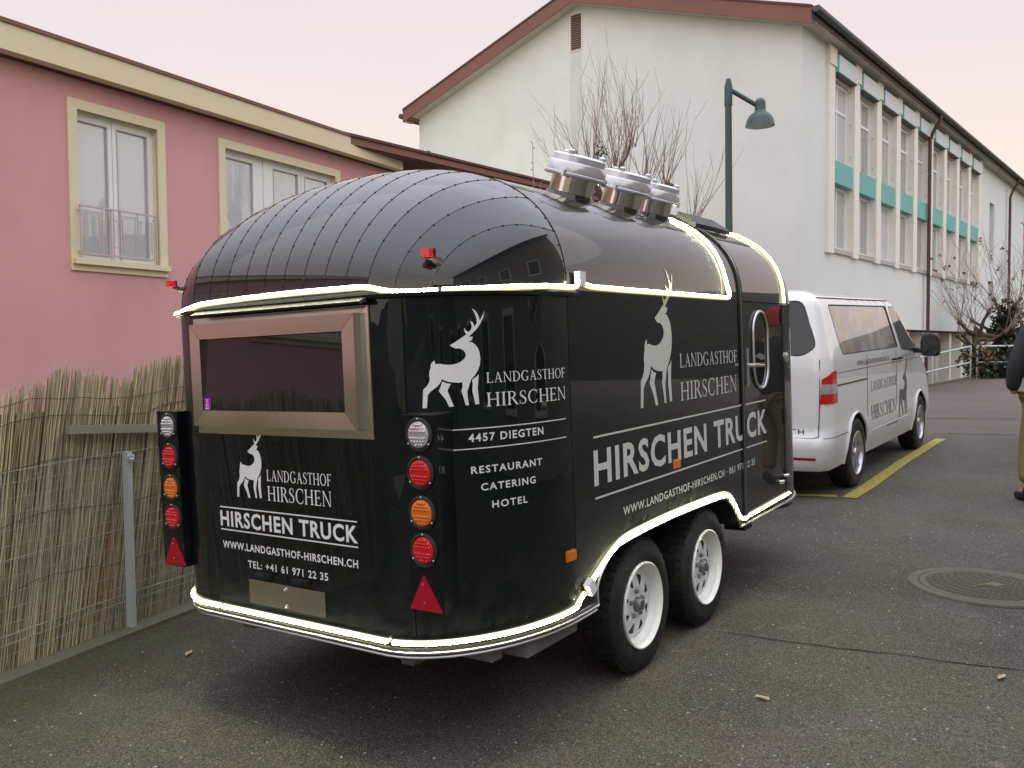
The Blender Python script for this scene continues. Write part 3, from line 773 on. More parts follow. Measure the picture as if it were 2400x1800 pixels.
serif('LANDGASTHOF', 2.345, 3.110, 1.364, 1.430, tsurf, None, .2).build('serif_lettering', D2, side); serif('HIRSCHEN', 2.345, 3.095, 1.206, 1.294, tsurf, None, .2).build('serif_lettering', D2, side)
b = MB(); b2 = MB()
def split_surf(text, x0, x1, z0, z1, bold, space):
    """lettering that runs across the door joint: left part on the side panel, right part on the door"""
    t = MB(); sans(text, x0, x1, z0, z1, lambda a, c, o: V(a, c, o), t, bold, space, .02)
    cut = sY(1.2355)
    for f in t.f:
        cx = sum(t.v[i][0] for i in f) / len(f)
        if cut - .011 < cx < cut + .011: continue
        tgt = b if cx < cut else b2
        tgt.add([tsurf(t.v[i][0], t.v[i][1], .0015 if cx < cut else .0035) for i in f], [tuple(range(len(f)))])
split_surf('HIRSCHEN TRUCK', 1.483, 3.570, .926, 1.072, .028, 1.12)
b.build('bold_lettering', D2, side); b2.build('bold_lettering', D2, door); b = MB(); b2 = MB()
split_surf('WWW.LANDGASTHOF-HIRSCHEN.CH · 061 971 22 35', 1.720, 3.350, .767, .805, .018, 1.15)
cutA, cutB = sY(1.2355) - .012, sY(1.2355) + .012
for z in (1.1225, .879):
    sheet([rect(1.487, cutA, z - .004, z + .004)], lambda a, c: tsurf(a, c, .0014), .2, 1).build('rule_line', D2, side)
    sheet([rect(cutB, 3.568, z - .004, z + .004)], lambda a, c: tsurf(a, c, .0034), .2, 1).build('rule_line', D2, door)
b.build('bold_lettering', D2, side); b2.build('bold_lettering', D2, door)
# ---- rear serving hatch
hatch = MB().box(-1.357, -.379, -1.2635, -1.255, 1.191, 1.655).build('hatch_base', M_['steel'], TRL)
def mitred(name, X0, X1, Z0, Z1, x0, x1, z0, z1, y_out, y_in, m, parent, thick=.006):
    """four bevelled members between an outer and an inner rectangle"""
    O = [(X0, Z0), (X1, Z0), (X1, Z1), (X0, Z1)]; I = [(x0, z0), (x1, z0), (x1, z1), (x0, z1)]
    g2 = .0006
    for k in range(4):
        a, b_, c, d = O[k], O[(k + 1) % 4], I[(k + 1) % 4], I[k]
        cx = sum(p[0] for p in (a, b_, c, d)) / 4; cz = sum(p[1] for p in (a, b_, c, d)) / 4
        sh = lambda p, y: V(p[0] + (cx - p[0]) * .004, y, p[1] + (cz - p[1]) * .004)
        mb = MB(); vs = [sh(a, y_out), sh(b_, y_out), sh(c, y_in), sh(d, y_in), sh(a, -1.262), sh(b_, -1.262), sh(c, -1.262), sh(d, -1.262)]
        mb.add(vs, [(0, 1, 2, 3), (4, 7, 6, 5), (0, 4, 5, 1), (1, 5, 6, 2), (2, 6, 7, 3), (3, 7, 4, 0)]); mb.build(name, m, parent)
hp = MB().box(-1.300, -.470, -1.2668, -1.264, 1.27, 1.585).build('serving_hatch', M_['blackrub'], TRL)
mitred('hatch_frame', -1.356, -.381, 1.193, 1.653, -1.33, -.418, 1.222, 1.632, -1.266, -1.268, M_['steel'], hp)
mitred('hatch_frame', -1.337, -.417, 1.225, 1.630, -1.280, -.481, 1.286, 1.570, -1.300, -1.296, M_['steel'], hp)
MB().box(-1.290, -.474, -1.2745, -1.2725, 1.282, 1.583).build('hatch_glass', M_['glass_dark'], hp)
st = MB().box(-1.275, -1.234, -1.2765, -1.2745, 1.288, 1.336).build('window_sticker', M_['purple'], hp)
b = MB(); t = MB(); sans('22', 0, 1, 0, 1, lambda a, c, o: V(a, c, o), t, .02, 1, 0)
b.add([(-1.266 + (x) * .02, -1.2772, 1.291 + z * .019) for x, z, o in t.v], t.f)
for i in range(4): b.box(-1.263, -1.249, -1.2772, -1.2768, 1.3145 + i * .0045, 1.3165 + i * .0045)
b.build('sticker_print', D1, hp)
TL_ = Matrix.Translation((0, -1.274, 1.583)) @ Matrix.Rotation(math.radians(-3.2), 4, 'X') @ Matrix.Translation((0, 1.274, -1.583))
for o_ in hp.children:
    if o_.name.split('.')[0] in ('hatch_glass', 'window_sticker', 'sticker_print'): o_.matrix_local = TL_
# number plate holder
pl = MB().prism([(-1.084, .527), (-.658, .527), (-.658, .621), (-1.084, .621)], 1, -1.268, -1.264).build('plate_holder', M_['steel'], TRL)
for x in (-.87,):
    for z in (.605, .54): MB().lathe([(.0075, 0), (.0075, .003), (.003, .005)], 8, lambda p, x=x, z=z: V(x + p.x, -1.268 - p.z, z + p.y)).build('bolt', M_['alu'], pl)
for x in (-.985, -.775):
    mb = MB(); mb.box(x - .035, x + .035, -1.290, -1.262, .640, .655); mb.box(x - .028, x + .028, -1.298, -1.29, .643, .652); mb.build('plate_lamp', M_['black'], TRL)
# ---- tail light boxes
def lens(parent, x, z, m, y=-1.266):
    ringo = MB().lathe([(.058, 0), (.058, .006), (.050, .010), (.046, .006)], 28, lambda p: V(x + p.x, y - p.z, z + p.y)).build('lamp', M_['blackrub'], parent, smooth=True)
    mb = MB().lathe([(.0455, .002), (.044, .009), (.034, .0125), (0, .0135)], 28, lambda p: V(x + p.x, y - p.z, z + p.y))
    for r in range(-3, 4):
        for c in range(-3, 4):
            u, v = c * .0118 + (r % 2) * .0055, r * .0112
            if r == 0 or u * u + v * v > .038 ** 2: continue
            mb.lathe([(.0052, .010), (.0045, .0155), (.002, .018), (0, .0182)], 7, lambda p, u=u, v=v: V(x + u + p.x, y - p.z, z + v + p.y))
    mb.build('lens', M_[m], ringo, smooth=True)
    mb = MB()
    for a in (90, 215, 325): mb.lathe([(.0038, .004), (.0038, .010), (.002, .012), (0, .012)], 6, lambda p, a=a: V(x + .053 * math.cos(math.radians(a)) + p.x, y - p.z, z + .053 * math.sin(math.radians(a)) + p.y))
    mb.build('screw', M_['alu'], ringo)
for (bx0, bx1, cx) in ((-.238, -.092, -.170), (-1.642, -1.500, -1.560)):
    sgn = 1 if cx > -.8 else -1
    depth = -1.262 + .30
    poly = [(bx0, -1.266), (bx1, -1.266), (bx1 - .046, -1.125), (bx0, -1.20)] if sgn > 0 else [(bx0, -1.266), (bx1, -1.266), (bx1, -1.20), (bx0 + .046, -1.125)]
    box = MB().prism(poly, 2, .618, 1.277).build('tail_light_box', M_['body'], TRL)
    for z, m in ((1.214, 'clear'), (1.086, 'red'), (.953, 'amber'), (.828, 'red')): lens(box, cx, z, m)
    tri = [(cx - .066, .624), (cx + .069, .626), (cx - .004, .742)]
    rf = MB().prism(tri, 1, -1.276, -1.266).build('triangle_reflector', M_['redref'], box)
    mb = MB()
    for (x, z) in ((cx - .004, .715), (cx, .652)): mb.lathe([(.0035, .010), (.0035, .0125), (0, .013)], 6, lambda p, x=x, z=z: V(x + p.x, -1.266 - p.z, z + p.y))
    mb.build('screw', M_['alu'], rf)
MB().prism([(-.240, -1.270), (-.088, -1.270), (-.134, -1.12), (-.240, -1.20)], 2, 1.277, 1.281).build('lamp_box_lid', M_['black'], TRL)
# ---- side markers, red roof markers
for Y, z in ((-.663, .697), (.322, .915)):
    s = sY(Y); c = tsurf(s, z, 0); x, y, nx, ny = plan(s)
    tv = V(-ny, nx, 0); nv = V(nx, ny, 0)
    mk = lambda p, c=c, tv=tv, nv=nv: c + tv * p.x + nv * p.y + V(0, 0, p.z)
    bs = MB().box(-.029, .029, .000, .006, -.021, .021, mk).build('side_marker', M_['amber'], TRL)
    MB().box(-.026, .026, .006, .013, -.017, .017, mk).build('marker_lens', M_['amber'], bs)
def roof_marker(c, d):
    d = d.normalized(); u = d.cross(V(0, 0, 1)).normalized(); w_ = V(0, 0, 1)
    T = lambda p: c + d * p.x + u * p.y + w_ * p.z
    o = MB().tube([T(V(0, 0, -.01)), T(V(.03, 0, -.008)), T(V(.05, 0, .0))], [.016, .010, .010], 8).build('roof_marker_lamp', M_['black'], TRL)
    MB().box(.045, .052, -.022, .022, -.006, .024, T).build('lamp_base', M_['black'], o)
    MB().box(.052, .080, -.018, .018, -.003, .021, T).build('marker_lens', M_['red'], o)
roof_marker(V(-.163, -1.135, 1.802), V(.05, -1, .10)); roof_marker(V(-1.577, -1.135, 1.802), V(-.25, -1, .10))
# ---- door fittings
def dsurf(p): return tsurf(p[0], p[1], p[2])
oc = (3.481, 1.422); hw, hh = .126, .222
def oval(t, k=1.0, extra=0):
    # stadium outline
    r = hw * k + extra; L = hh * k + extra - r if k == 1 else hh - hw
    L = hh - hw
    a = 2 * PI * t
    return (oc[0] + r * math.cos(a), oc[1] + (r * math.sin(a)) + math.copysign(L, math.sin(a)))
ring_pts = [dsurf((*oval(i / 64), .010)) for i in range(64)]
po = MB().tube(ring_pts, .009, 8, closed=True).build('porthole', M_['alu'], door, smooth=True)
sheet([[oval(i / 48, 1, -.006) for i in range(48)]], lambda a, c: tsurf(a, c, .0045), .05, .05).build('porthole_glass', M_['glass_dark'], door)
mb = MB(); hc = tsurf(3.247, 1.33, 0)
mb.box(.004, .016, -.012, .012, -.105, .105, lambda p: hc + p); mb.tube([hc + V(.012, 0, .01), hc + V(.055, 0, .01), hc + V(.062, .03, .008), hc + V(.06, .13, .004)], [.012, .011, .010, .008], 8); mb.build('door_handle', M_['alu'], door, smooth=True)
for z in (1.62, 1.0, .62):
    c = tsurf(sY(1.965), z, 0); MB().box(.0, .012, -.016, .016, -.045, .045, lambda p: c + p).build('hinge', M_['black'], door)
c = tsurf(sY(2.0), 1.36, 0)
MB().lathe([(.0, .0), (.035, .0), (.035, .012), (.02, .02), (0, .02)], 16, lambda p: c + V(p.z, p.x + .02, p.y)).build('door_catch', M_['alu'], TRL)
for (y, z) in ((1.86, .60), (1.955, .625)):
    c = tsurf(sY(y), z, 0); MB().tube([c + V(0, -.02, 0), c + V(.02, 0, 0), c + V(.016, .03, .004)], [.010, .012, .006], 6).build('toggle_catch', M_['alu'], TRL)
mb = MB(); cc = tsurf(sY(2.0), 1.70, 0); mb.box(-.02, .02, -.05, .02, -.012, .0, lambda p: cc + p); mb.build('corner_bracket', M_['alu'], TRL)
# ---- roof: vents and awning box
def vent(Y, X=-.34, k=1.0):
    x = X - XC; z = ZT + za(x); tl = math.radians(19)
    B = Matrix.Rotation(tl, 3, 'Y'); o = V(X, Y, z)
    T = lambda p: o + B @ (p * k)
    fl = MB().lathe([(.150, -.055), (.148, -.012), (.118, -.006), (.112, .012)], 40, T).build('roof_vent', M_['roof'], TRL, smooth=True)
    MB().lathe([(.105, -.04), (.105, .098)], 40, T).build('vent_pipe', M_['steel2'], fl, smooth=True)
    MB().lathe([(.108, .0), (.108, .012), (.105, .014)], 40, T).build('pipe_collar', M_['blackrub'], fl, smooth=True)
    mb = MB().lathe([(.10, .084), (.140, .084), (.146, .090), (.146, .098), (.140, .102), (.140, .142), (.136, .148), (.128, .150), (.126, .176), (.120, .182), (.105, .186), (0, .190)], 48, T)
    for a in (40, 160, 280):
        a = math.radians(a); mb.lathe([(.016, .176), (.016, .198), (.010, .204), (0, .205)], 8, lambda p, a=a: T(V(p.x + .105 * math.cos(a), p.y + .105 * math.sin(a), p.z)))
        mb.lathe([(.012, .08), (.012, .108)], 6, lambda p, a=a: T(V(p.x + .142 * math.cos(a), p.y + .142 * math.sin(a), p.z)))
    mb.build('vent_cap', M_['cap'], fl, smooth=True, ang=35)
for Y, k in ((.06, 1), (.55, .97), (.92, .93)): vent(Y, k=k)
MB().prism([(-.212, 2.128), (-.195, 2.150), (-.31, 2.232), (-.325, 2.205)], 1, 1.215, 1.74).build('door_rain_hood', M_['black'], TRL)
mb = MB()
for Y in (1.26, 1.69): mb.box(-.27, -.25, Y - .015, Y + .015, 2.14, 2.19)
mb.build('hood_bracket', M_['alu'], TRL)
# ---- wheels
def wheel_parts(R, W, rimR, style):
    """axis along local x, outer face at x=0"""
    T = lambda p: V(p.z, p.x, p.y)
    tp = [(rimR - .005, -W + .01), (R - .03, -W), (R - .006, -W + .02), (R, -W * .72), (R, -W * .28), (R - .006, -.014), (R - .026, -.001), (R - .05, .004), (rimR + .012, .0), (rimR - .005, -.012)]
    ty = MB().lathe(tp, 56, T)
    # tread blocks
    for k in range(44):
        a0 = 2 * PI * k / 44
        for x0, x1, sh in ((-.052, -.018, 0), (-.092, -.06, .5), (-.135, -.10, 0), (-.172, -.143, .5)):
            if x0 < -W + .01: continue
            vs = []
            for rr in (R - .002, R + .006):
                for da in (0, .1):
                    for x in (x0, x1): a = a0 + sh * .07 + da; vs.append(V(x, rr * math.cos(a), rr * math.sin(a)))
            ty.add(vs, [(4, 5, 7, 6), (0, 1, 5, 4), (2, 6, 7, 3), (0, 4, 6, 2), (1, 3, 7, 5)])
    return ty, T
def trailer_wheel(Y, X=0.0, flip=False):
    ty, T = wheel_parts(.291, .175, .190, 0)
    F = (lambda p: V(X - p.x, Y + p.y, .325 + p.z)) if flip else (lambda p: V(X + p.x, Y + p.y, .325 + p.z))
    ty.v = [tuple(F(Vector(p))) for p in ty.v]
    if flip: ty.f = [tuple(reversed(f)) for f in ty.f]
    w_ = ty.build('wheel', M_['tyre'], TRL, smooth=True, ang=35)
    G = lambda p: F(T(p))
    rim = MB().lathe([(.186, -.16), (.190, -.008), (.192, .004), (.186, .007), (.181, .002), (.178, -.014), (.172, -.018), (.162, -.022), (.157, -.036), (.149, -.045)], 56, G)
    # disc with eight triangular openings
    n = 8; loops = [[(.151 * math.cos(2 * PI * i / 56), .151 * math.sin(2 * PI * i / 56)) for i in range(56)], [(.033 * math.cos(2 * PI * i / 20), .033 * math.sin(2 * PI * i / 20)) for i in range(20)]]
    for k in range(n):
        a = 2 * PI * (k + .5) / n; e = V(math.cos(a), math.sin(a), 0); t = V(-e.y, e.x, 0)
        tri = [e * .086 - t * .005, e * .086 + t * .005, e * .124 + t * .024, e * .130 + t * .019, e * .132, e * .130 - t * .019, e * .124 - t * .024]
        loops.append([(p.x, p.y) for p in tri])
    def dm(x, y):
        r = math.hypot(x, y); z = -.046 + (.012 * math.exp(-((r - .085) / .03) ** 2)) + (.010 if r < .05 else 0); return G(V(x, y, z))
    sheet(loops, dm, .012, .012, rim)
    rim.build('rim', M_['rim'], w_, smooth=True, ang=50)
    mb = MB().lathe([(.030, -.10), (.030, -.016), (.024, -.006), (.0, -.004)], 20, G)
    for k in range(5):
        a = 2 * PI * k / 5 + .3; mb.lathe([(.0105, -.06), (.0105, -.030), (.006, -.024), (0, -.024)], 6, lambda p, a=a: G(V(p.x + .056 * math.cos(a), p.y + .056 * math.sin(a), p.z)))
    mb.build('hub', M_['hub'], w_, smooth=True)
    MB().lathe([(.148, -.16), (.0, -.158)], 24, G).build('brake_drum', M_['dark'], w_)
M_['hub'] = mat('worn_hub_metal', (.16, .16, .155), .5, .5)
for Y in (0, .74): trailer_wheel(Y, 0.0); trailer_wheel(Y, 2 * XC, True)
# ---- chassis
M_['dull'] = mat('dull_galvanised', (.17, .17, .155), .6, .3)
mb = MB()
for x in (XC - .45, XC + .45): mb.box(x - .03, x + .03, -1.10, 2.5, .34, .455)
for Y in (0, .74): mb.tube([(XC - .75, Y, .325), (XC + .75, Y, .325)], .03, 8)
mb.box(XC - .75, XC + .78, -1.02, -.96, .38, .45)
mb.build('chassis', M_['dull'], TRL)
mb = MB(); mb.tube([(XC - .42, 2.4, .40), (XC, 3.9, .40)], .035, 6); mb.tube([(XC + .42, 2.4, .40), (XC, 3.9, .40)], .035, 6); mb.tube([(XC, 3.8, .42), (XC, 4.25, .42)], .03, 8)
mb.tube([(XC + .12, 3.5, .75), (XC + .12, 3.5, .18)], .025, 8); mb.build('drawbar', M_['galv'], TRL)
for x in (-.36, -1.36):
    c = V(x, -1.16, .405); pts = [c + V(.035 * math.cos(a), 0, .022 * math.sin(a)) for a in [2 * PI * i / 14 for i in range(14)]]
    mb = MB().tube(pts, .006, 6, closed=True); mb.box(x - .045, x + .01, -1.15, -1.12, .405, .44); mb.build('tie_down_ring', M_['dull'], TRL, smooth=True)
mb = MB(); mb.box(-.16, -.02, -.90, -.55, .37, .44); mb.tube([(-.26, -.86, .38), (-.10, -.74, .37)], .022, 8); mb.tube([(-.10, -.78, .36), (-.04, -.62, .37)], .012, 6); mb.build('corner_jack', M_['dull'], TRL)
MB().tube([(-.10, -.70, .36), (-.07, -.64, .355), (-.04, -.60, .37)], .012, 6).build('cable_plug', M_['blue'], TRL)
mb = MB(); mb.box(-.12, .0, 1.30, 1.42, .40, .455); mb.tube([(-.05, 1.85, .42), (.03, 2.0, .43), (.03, 2.08, .43)], .01, 6); mb.build('step_bracket', M_['dark'], TRL)
# ================================================================== tow van
VY = math.radians(36); vo = Vector((3.409 - .752 - .588, 8.555 + .547 - .809)); vf = Vector((math.sin(VY), math.cos(VY))); vr = Vector((math.cos(VY), -math.sin(VY)))
ga = gz(*(vo + vf * 1.0)); gb = gz(*(vo + vf * 4.0)); vpitch = math.atan((gb - ga) / 3)
VM = Matrix.Translation((vo.x, vo.y, ga - math.tan(vpitch) + .002)) @ Matrix.Rotation(-VY, 4, 'Z') @ Matrix.Rotation(vpitch, 4, 'X')
VAN = thing('van', 'white passenger van parked ahead of the black trailer', 'van', mw=VM)
def lerpk(keys, z):
    if z <= keys[0][0]: return keys[0][1]
    for (a, b), (c, d) in zip(keys, keys[1:]):
        if z <= c: k = (z - a) / (c - a); return b + (d - b) * k
    return keys[-1][1]
def sm(keys, z, h=.03): return (lerpk(keys, z - h) + 2 * lerpk(keys, z) + lerpk(keys, z + h)) / 4
KW = [(.25, .90), (.45, .945), (.62, .95), (.66, .938), (1.10, .935), (1.30, .925), (1.80, .80), (1.88, .75), (1.93, .67), (1.955, .56), (1.975, .35), (1.985, .12)]
KR = [(.25, .03), (.30, -.03), (.55, -.05), (.60, .0), (.62, .02), (1.20, .03), (1.32, .05), (1.80, .16), (1.86, .17), (1.90, .20), (1.94, .34), (1.96, .55), (1.985, 1.4)]
KF = [(.25, 4.80), (.45, 4.87), (.75, 4.88), (.95, 4.78), (1.08, 4.55), (1.16, 4.35), (1.80, 3.55), (1.88, 3.35), (1.94, 3.05), (1.985, 2.4)]
KRR = [(.3, .16), (.9, .15), (1.3, .14), (1.85, .12), (1.985, .06)]
def vparam():
    rr = .15; return rr
def vs_map(s, z, off=0.0):
    """s: 0 rear centre .. along the rear, corner, side, front corner, front centre (units: metres at mid height)"""
    sg = 1 if s >= 0 else -1; s = abs(s)
    w_ = sm(KW, z); y0 = sm(KR, z); y1 = sm(KF, z); r = min(lerpk(KRR, z), w_ * .8); rf = min(.35, w_ * .7)
    a = .80; b = .24; c = 4.30; d = .5
    if s <= a: k = s / a; x = (w_ - r) * k; y = y0 + .03 * k * k; n = V(0, -1, 0)
    elif s <= a + b:
        t = (s - a) / b * PI / 2; x = w_ - r + r * math.sin(t); y = y0 + .03 + r - r * math.cos(t); n = V(math.sin(t), -math.cos(t), 0)
    elif s <= a + b + c:
        k = (s - a - b) / c; Y0 = y0 + .03 + r; Y1 = y1 - rf; y = Y0 + (Y1 - Y0) * k; x = w_; n = V(1, 0, 0)
    elif s <= a + b + c + d:
        t = (s - a - b - c) / d * PI / 2; x = w_ - rf + rf * math.cos(t); y = y1 - rf + rf * math.sin(t) * .8; n = V(math.cos(t), math.sin(t), 0)
    else:
        k = min(1, (s - a - b - c - d) / .7); x = (w_ - rf) * (1 - k); y = y1 - rf * .2 + .06 * (1 - (1 - k) ** 2); n = V(0, 1, 0)
    n.z = .25 if z > 1.25 else 0
    n.normalize(); n.x *= sg
    return V(sg * x, y, z) + n * off
VS1, VS2 = .80 + .24, .80 + .24 + 4.30; VSE = VS2 + .5 + .7
def vside(y, z):
    y0 = sm(KR, z) + .03 + min(lerpk(KRR, z), sm(KW, z) * .8); y1 = sm(KF, z) - min(.35, sm(KW, z) * .7)
    return VS1 + (y - y0) / (y1 - y0) * 4.30
M_['van'] = mat('van_white_paint', (.74, .74, .73), .28, 0, Coat_Weight=1.0, Coat_Roughness=.03)
def m_vanp():
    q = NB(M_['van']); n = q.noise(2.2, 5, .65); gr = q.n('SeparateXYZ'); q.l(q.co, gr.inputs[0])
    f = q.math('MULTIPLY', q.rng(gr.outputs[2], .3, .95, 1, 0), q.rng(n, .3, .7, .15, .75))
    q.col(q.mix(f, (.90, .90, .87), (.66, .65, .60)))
m_vanp()
M_['vglass'] = mat('van_tinted_glass', (.022, .030, .032), .03, 0, Specular_IOR_Level=.5, Coat_Weight=.6, Coat_IOR=1.45, Coat_Roughness=.01)
def m_print():
    m = mat('window_photo_print', (.4, .35, .34), .25, 0, Coat_Weight=1.0, Coat_IOR=1.5, Coat_Roughness=.01); q = NB(m)
    n = q.noise(2.2, 4, .6, q.map((1, 1.4, 1.2)), 'Color'); sp = q.n('SeparateColor'); q.l(n, sp.inputs[0])
    c = q.mix(q.rng(sp.outputs[0], .50, .60), (.22, .20, .24), (.36, .24, .11))
    c = q.mix(q.rng(sp.outputs[1], .52, .62), c, (.16, .09, .06))
    c = q.mix(q.rng(sp.outputs[2], .50, .62), c, (.38, .34, .36)); q.col(c); return m
M_['vprint'] = m_print()
M_['vanarch'] = M_['dark']
def circ(cy, cz, r, a0, a1, n=16): return [(cy + r * math.cos(math.radians(a0 + (a1 - a0) * i / n)), cz + r * math.sin(math.radians(a0 + (a1 - a0) * i / n))) for i in range(n + 1)]
zb = .28
bot = [(VS1, zb)]
aR = circ(1.0, .36, .385, 192, -12); aF = circ(4.0, .36, .385, 192, -12)
outline = [(0, zb), (VS1, zb)] + [(vside(y, z), z) for y, z in aR] + [(vside(y, z), z) for y, z in aF] + [(VSE, zb), (VSE, 1.985), (0, 1.985)]
def rpoly(P, r=.03, n=3):
    """round the corners of a polygon"""
    out = []
    for i in range(len(P)):
        a, b, c = Vector(P[i - 1]), Vector(P[i]), Vector(P[(i + 1) % len(P)])
        p = b + (a - b).normalized() * min(r, (a - b).length * .45); q = b + (c - b).normalized() * min(r, (c - b).length * .45)
        for k in range(n + 1): t = k / n; out.append(tuple(p.lerp(b, t).lerp(b.lerp(q, t), t)))
    return out
W_rear = rpoly([(0, 1.30), (.76, 1.30), (.88, 1.36), (.80, 1.86), (0, 1.86)], .05)[0:]
W_rear = [(0, 1.335)] + rpoly([(0, 1.335), (.72, 1.335), (.86, 1.42), (.79, 1.84), (0, 1.84)], .06)[4:-4] + [(0, 1.84)]
def ys(P): return [(vside(y, z), z) for y, z in P]
W_q = ys(rpoly([(.56, 1.33), (2.86, 1.33), (2.76, 1.80), (.50, 1.80)], .05))
W_f = ys(rpoly([(3.00, 1.30), (3.95, 1.235), (3.62, 1.60), (3.40, 1.795), (2.88, 1.80)], .05))
# right half
for sg in (1, -1):
    T = lambda s, z, sg=sg: vs_map(sg * s, z)
    loops = [outline, W_q, W_f]
    rg = [(p[0] + 1e-4, p[1]) for p in W_rear]
    mbv = sheet(loops + [rg], T, .10, .05)
    if sg < 0: mbv.f = [tuple(reversed(f)) for f in mbv.f]
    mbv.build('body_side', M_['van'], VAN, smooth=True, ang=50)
    for P, nm, m in ((W_q, 'side_window', 'vprint'), (W_f, 'door_window', 'vglass'), (rg, 'rear_window', 'vglass')):
        q = sheet([P], lambda s, z, sg=sg: vs_map(sg * s, z, -.008), .12, .06)
        if sg < 0: q.f = [tuple(reversed(f)) for f in q.f]
        wn = q.build(nm, M_[m], VAN, smooth=True)
        MB().tube([vs_map(sg * p[0], p[1], -.003) for p in P], .006, 4, closed=True).build('window_seal', M_['blackrub'], wn)
    # wheel arch liners
    for P in (aR, aF):
        mb = MB(); vs = []
        for y, z in P:
            p = vs_map(sg * vside(y, z), z); vs += [V(p.x, p.y, z), V(p.x - sg * .28, p.y, z)]
        mb.add(vs, [(2 * i, 2 * i + 1, 2 * i + 3, 2 * i + 2) for i in range(len(P) - 1)])
        cy = 1.0 if P is aR else 4.0
        mb.add([(sg * .64, cy - .45, .2), (sg * .64, cy + .45, .2), (sg * .64, cy + .45, .85), (sg * .64, cy - .45, .85)], [(0, 1, 2, 3)])
        mb.build('wheel_arch', M_['dark'], VAN, smooth=True)
        lip = [vs_map(sg * vside(y, z), z, .004) for y, z in P]; MB().tube(lip, .014, 6).build('arch_lip', M_['van'], VAN, smooth=True)
def vline(P, r=.0035, m='blackrub', name='panel_joint', off=.0005): return MB().tube([vs_map(s, z, off) for s, z in P], r, 4).build(name, M_[m], VAN)
vline([(vside(y, 1.165), 1.165) for y in [.25 + .2 * i for i in range(21)]], .003)
vline([(vside(y, 1.05), 1.05) for y in [.28 + .1 * i for i in range(12)]], .009, name='door_rail', off=-.002)
for yy in (1.42, 2.72):
    vline([(vside(yy, z), z) for z in ([.44, .5, .7, .9, 1.1, 1.30])], .0035)
vline([(vside(2.80 , 1.82), 1.82), (vside(2.80, 1.78), 1.78)], .003)
vline([(vside(y, .50), .50) for y in [1.45 + .2 * i for i in range(11)]], .004, 'van')
vline([(.86, .60), (.86, .66), (.87, .9), (.87, 1.3)], .004); vline([(0, .585), (.4, .585), (.80, .585), (.86, .60)], .004)
vline([(.9, .585), (1.0, .585), (VS1 + .1, .585), (vside(.66, .585), .585)], .003)
vline([(vside(.3 + .3 * i, 1.865), 1.865) for i in range(11)], .008, name='roof_gutter', off=-.001)
# tail lamp
def patch(P, m, name, off=.008, cell=.05, parent=VAN, under=True):
    mb = sheet([P], lambda s, z: vs_map(s, z, off), cell, cell)
    n = len(P); vs = [vs_map(s, z, off) for s, z in P] + [vs_map(s, z, -.002) for s, z in P]
    mb.add(vs, [(i, n + i, n + (i + 1) % n, (i + 1) % n) for i in range(n)]); return mb.build(name, M_[m], parent, smooth=True, ang=30)
tl = patch([(.872, .895), (1.165, .895), (1.15, 1.20), (1.02, 1.185), (.885, 1.12)], 'red', 'tail_lamp', .006)
patch([(.878, .985), (1.155, .985), (1.152, 1.075), (.880, 1.075)], 'clear', 'reversing_lens', .010, parent=tl)
patch([(.05, .385), (.86, .385), (.86, .41), (.05, .41)], 'redref', 'bumper_reflector', .004)
# mirror, handles
mb = MB()
mc = V(1.13, 3.62, 1.30)
mb.lathe([(0, -.085), (.09, -.08), (.115, -.02), (.11, .04), (.07, .085), (0, .09)], 24, lambda p: mc + V(math.copysign(min(abs(p.x) * 1.25, .105), p.x), p.z * .75, math.copysign(min(abs(p.y) * 1.5, .14), p.y) + .03)); mb.tube([V(.92, 3.72, 1.27), V(1.05, 3.66, 1.25)], [.04, .03], 8)
mr_ = mb.build('wing_mirror', M_['black'], VAN, smooth=True)
MB().lathe([(0, -.068), (.095, -.066)], 24, lambda p: mc + V(math.copysign(min(abs(p.x) * 1.2, .092), p.x), p.z, math.copysign(min(abs(p.y) * 1.45, .125), p.y) + .03)).build('mirror_glass', M_['vglass'], mr_)
for y in (2.58, 2.86):
    c = vs_map(vside(y, 1.20), 1.20); MB().tube([c + V(.0, -.07, 0), c + V(.03, -.04, .003), c + V(.03, .05, .003), c + V(0, .08, 0)], .014, 6).build('door_handle', M_['black'], VAN, smooth=True)
GD = mat('grey_vinyl', (.11, .11, .125), .5); M_['greyv'] = GD
def vts(y, z, off): return vs_map(vside(y, z), z, off + .0005)
b = MB(); serif('LANDGASTHOF', 1.55, 2.72, .905, 1.01, vts, b, .3); serif('HIRSCHEN', 1.55, 2.66, .61, .755, vts, b, .3); b.build('serif_lettering', GD, VAN)
b = MB(); deer(2.80, 3.30, .52, 1.22, vts, b, .08); b.build('deer_emblem', GD, VAN)
b = MB(); sans('WWW.LANDGASTHOF-HIRSCHEN.CH', 1.05, 2.36, 1.195, 1.245, vts, b, .01, 1.1, 0); sans('061 971 22 35', 3.0, 3.5, 1.19, 1.235, vts, b, .01, 1.1, 0)
sans('4457 DIEGTEN', 2.20, 2.72, .47, .50, vts, b, .01, 1.1, 0); b.build('bold_lettering', GD, VAN)
b = MB(); sans('CH', .60, .73, .615, .665, lambda s, z, off: vs_map(s, z, off + .002), b, .01, 1.25, 0); b.build('rear_lettering', M_['black'], VAN)
MB().box(-.26, .26, -.035, -.022, .70, .81).build('number_plate', M_['decal'], VAN)
mb = MB(); mb.box(-.85, .85, .2, 4.6, .27, .30); mb.tube([(0, -.05, .36), (0, -.16, .36), (0, -.18, .42)], .03, 6); mb.build('underbody', M_['dark'], VAN)
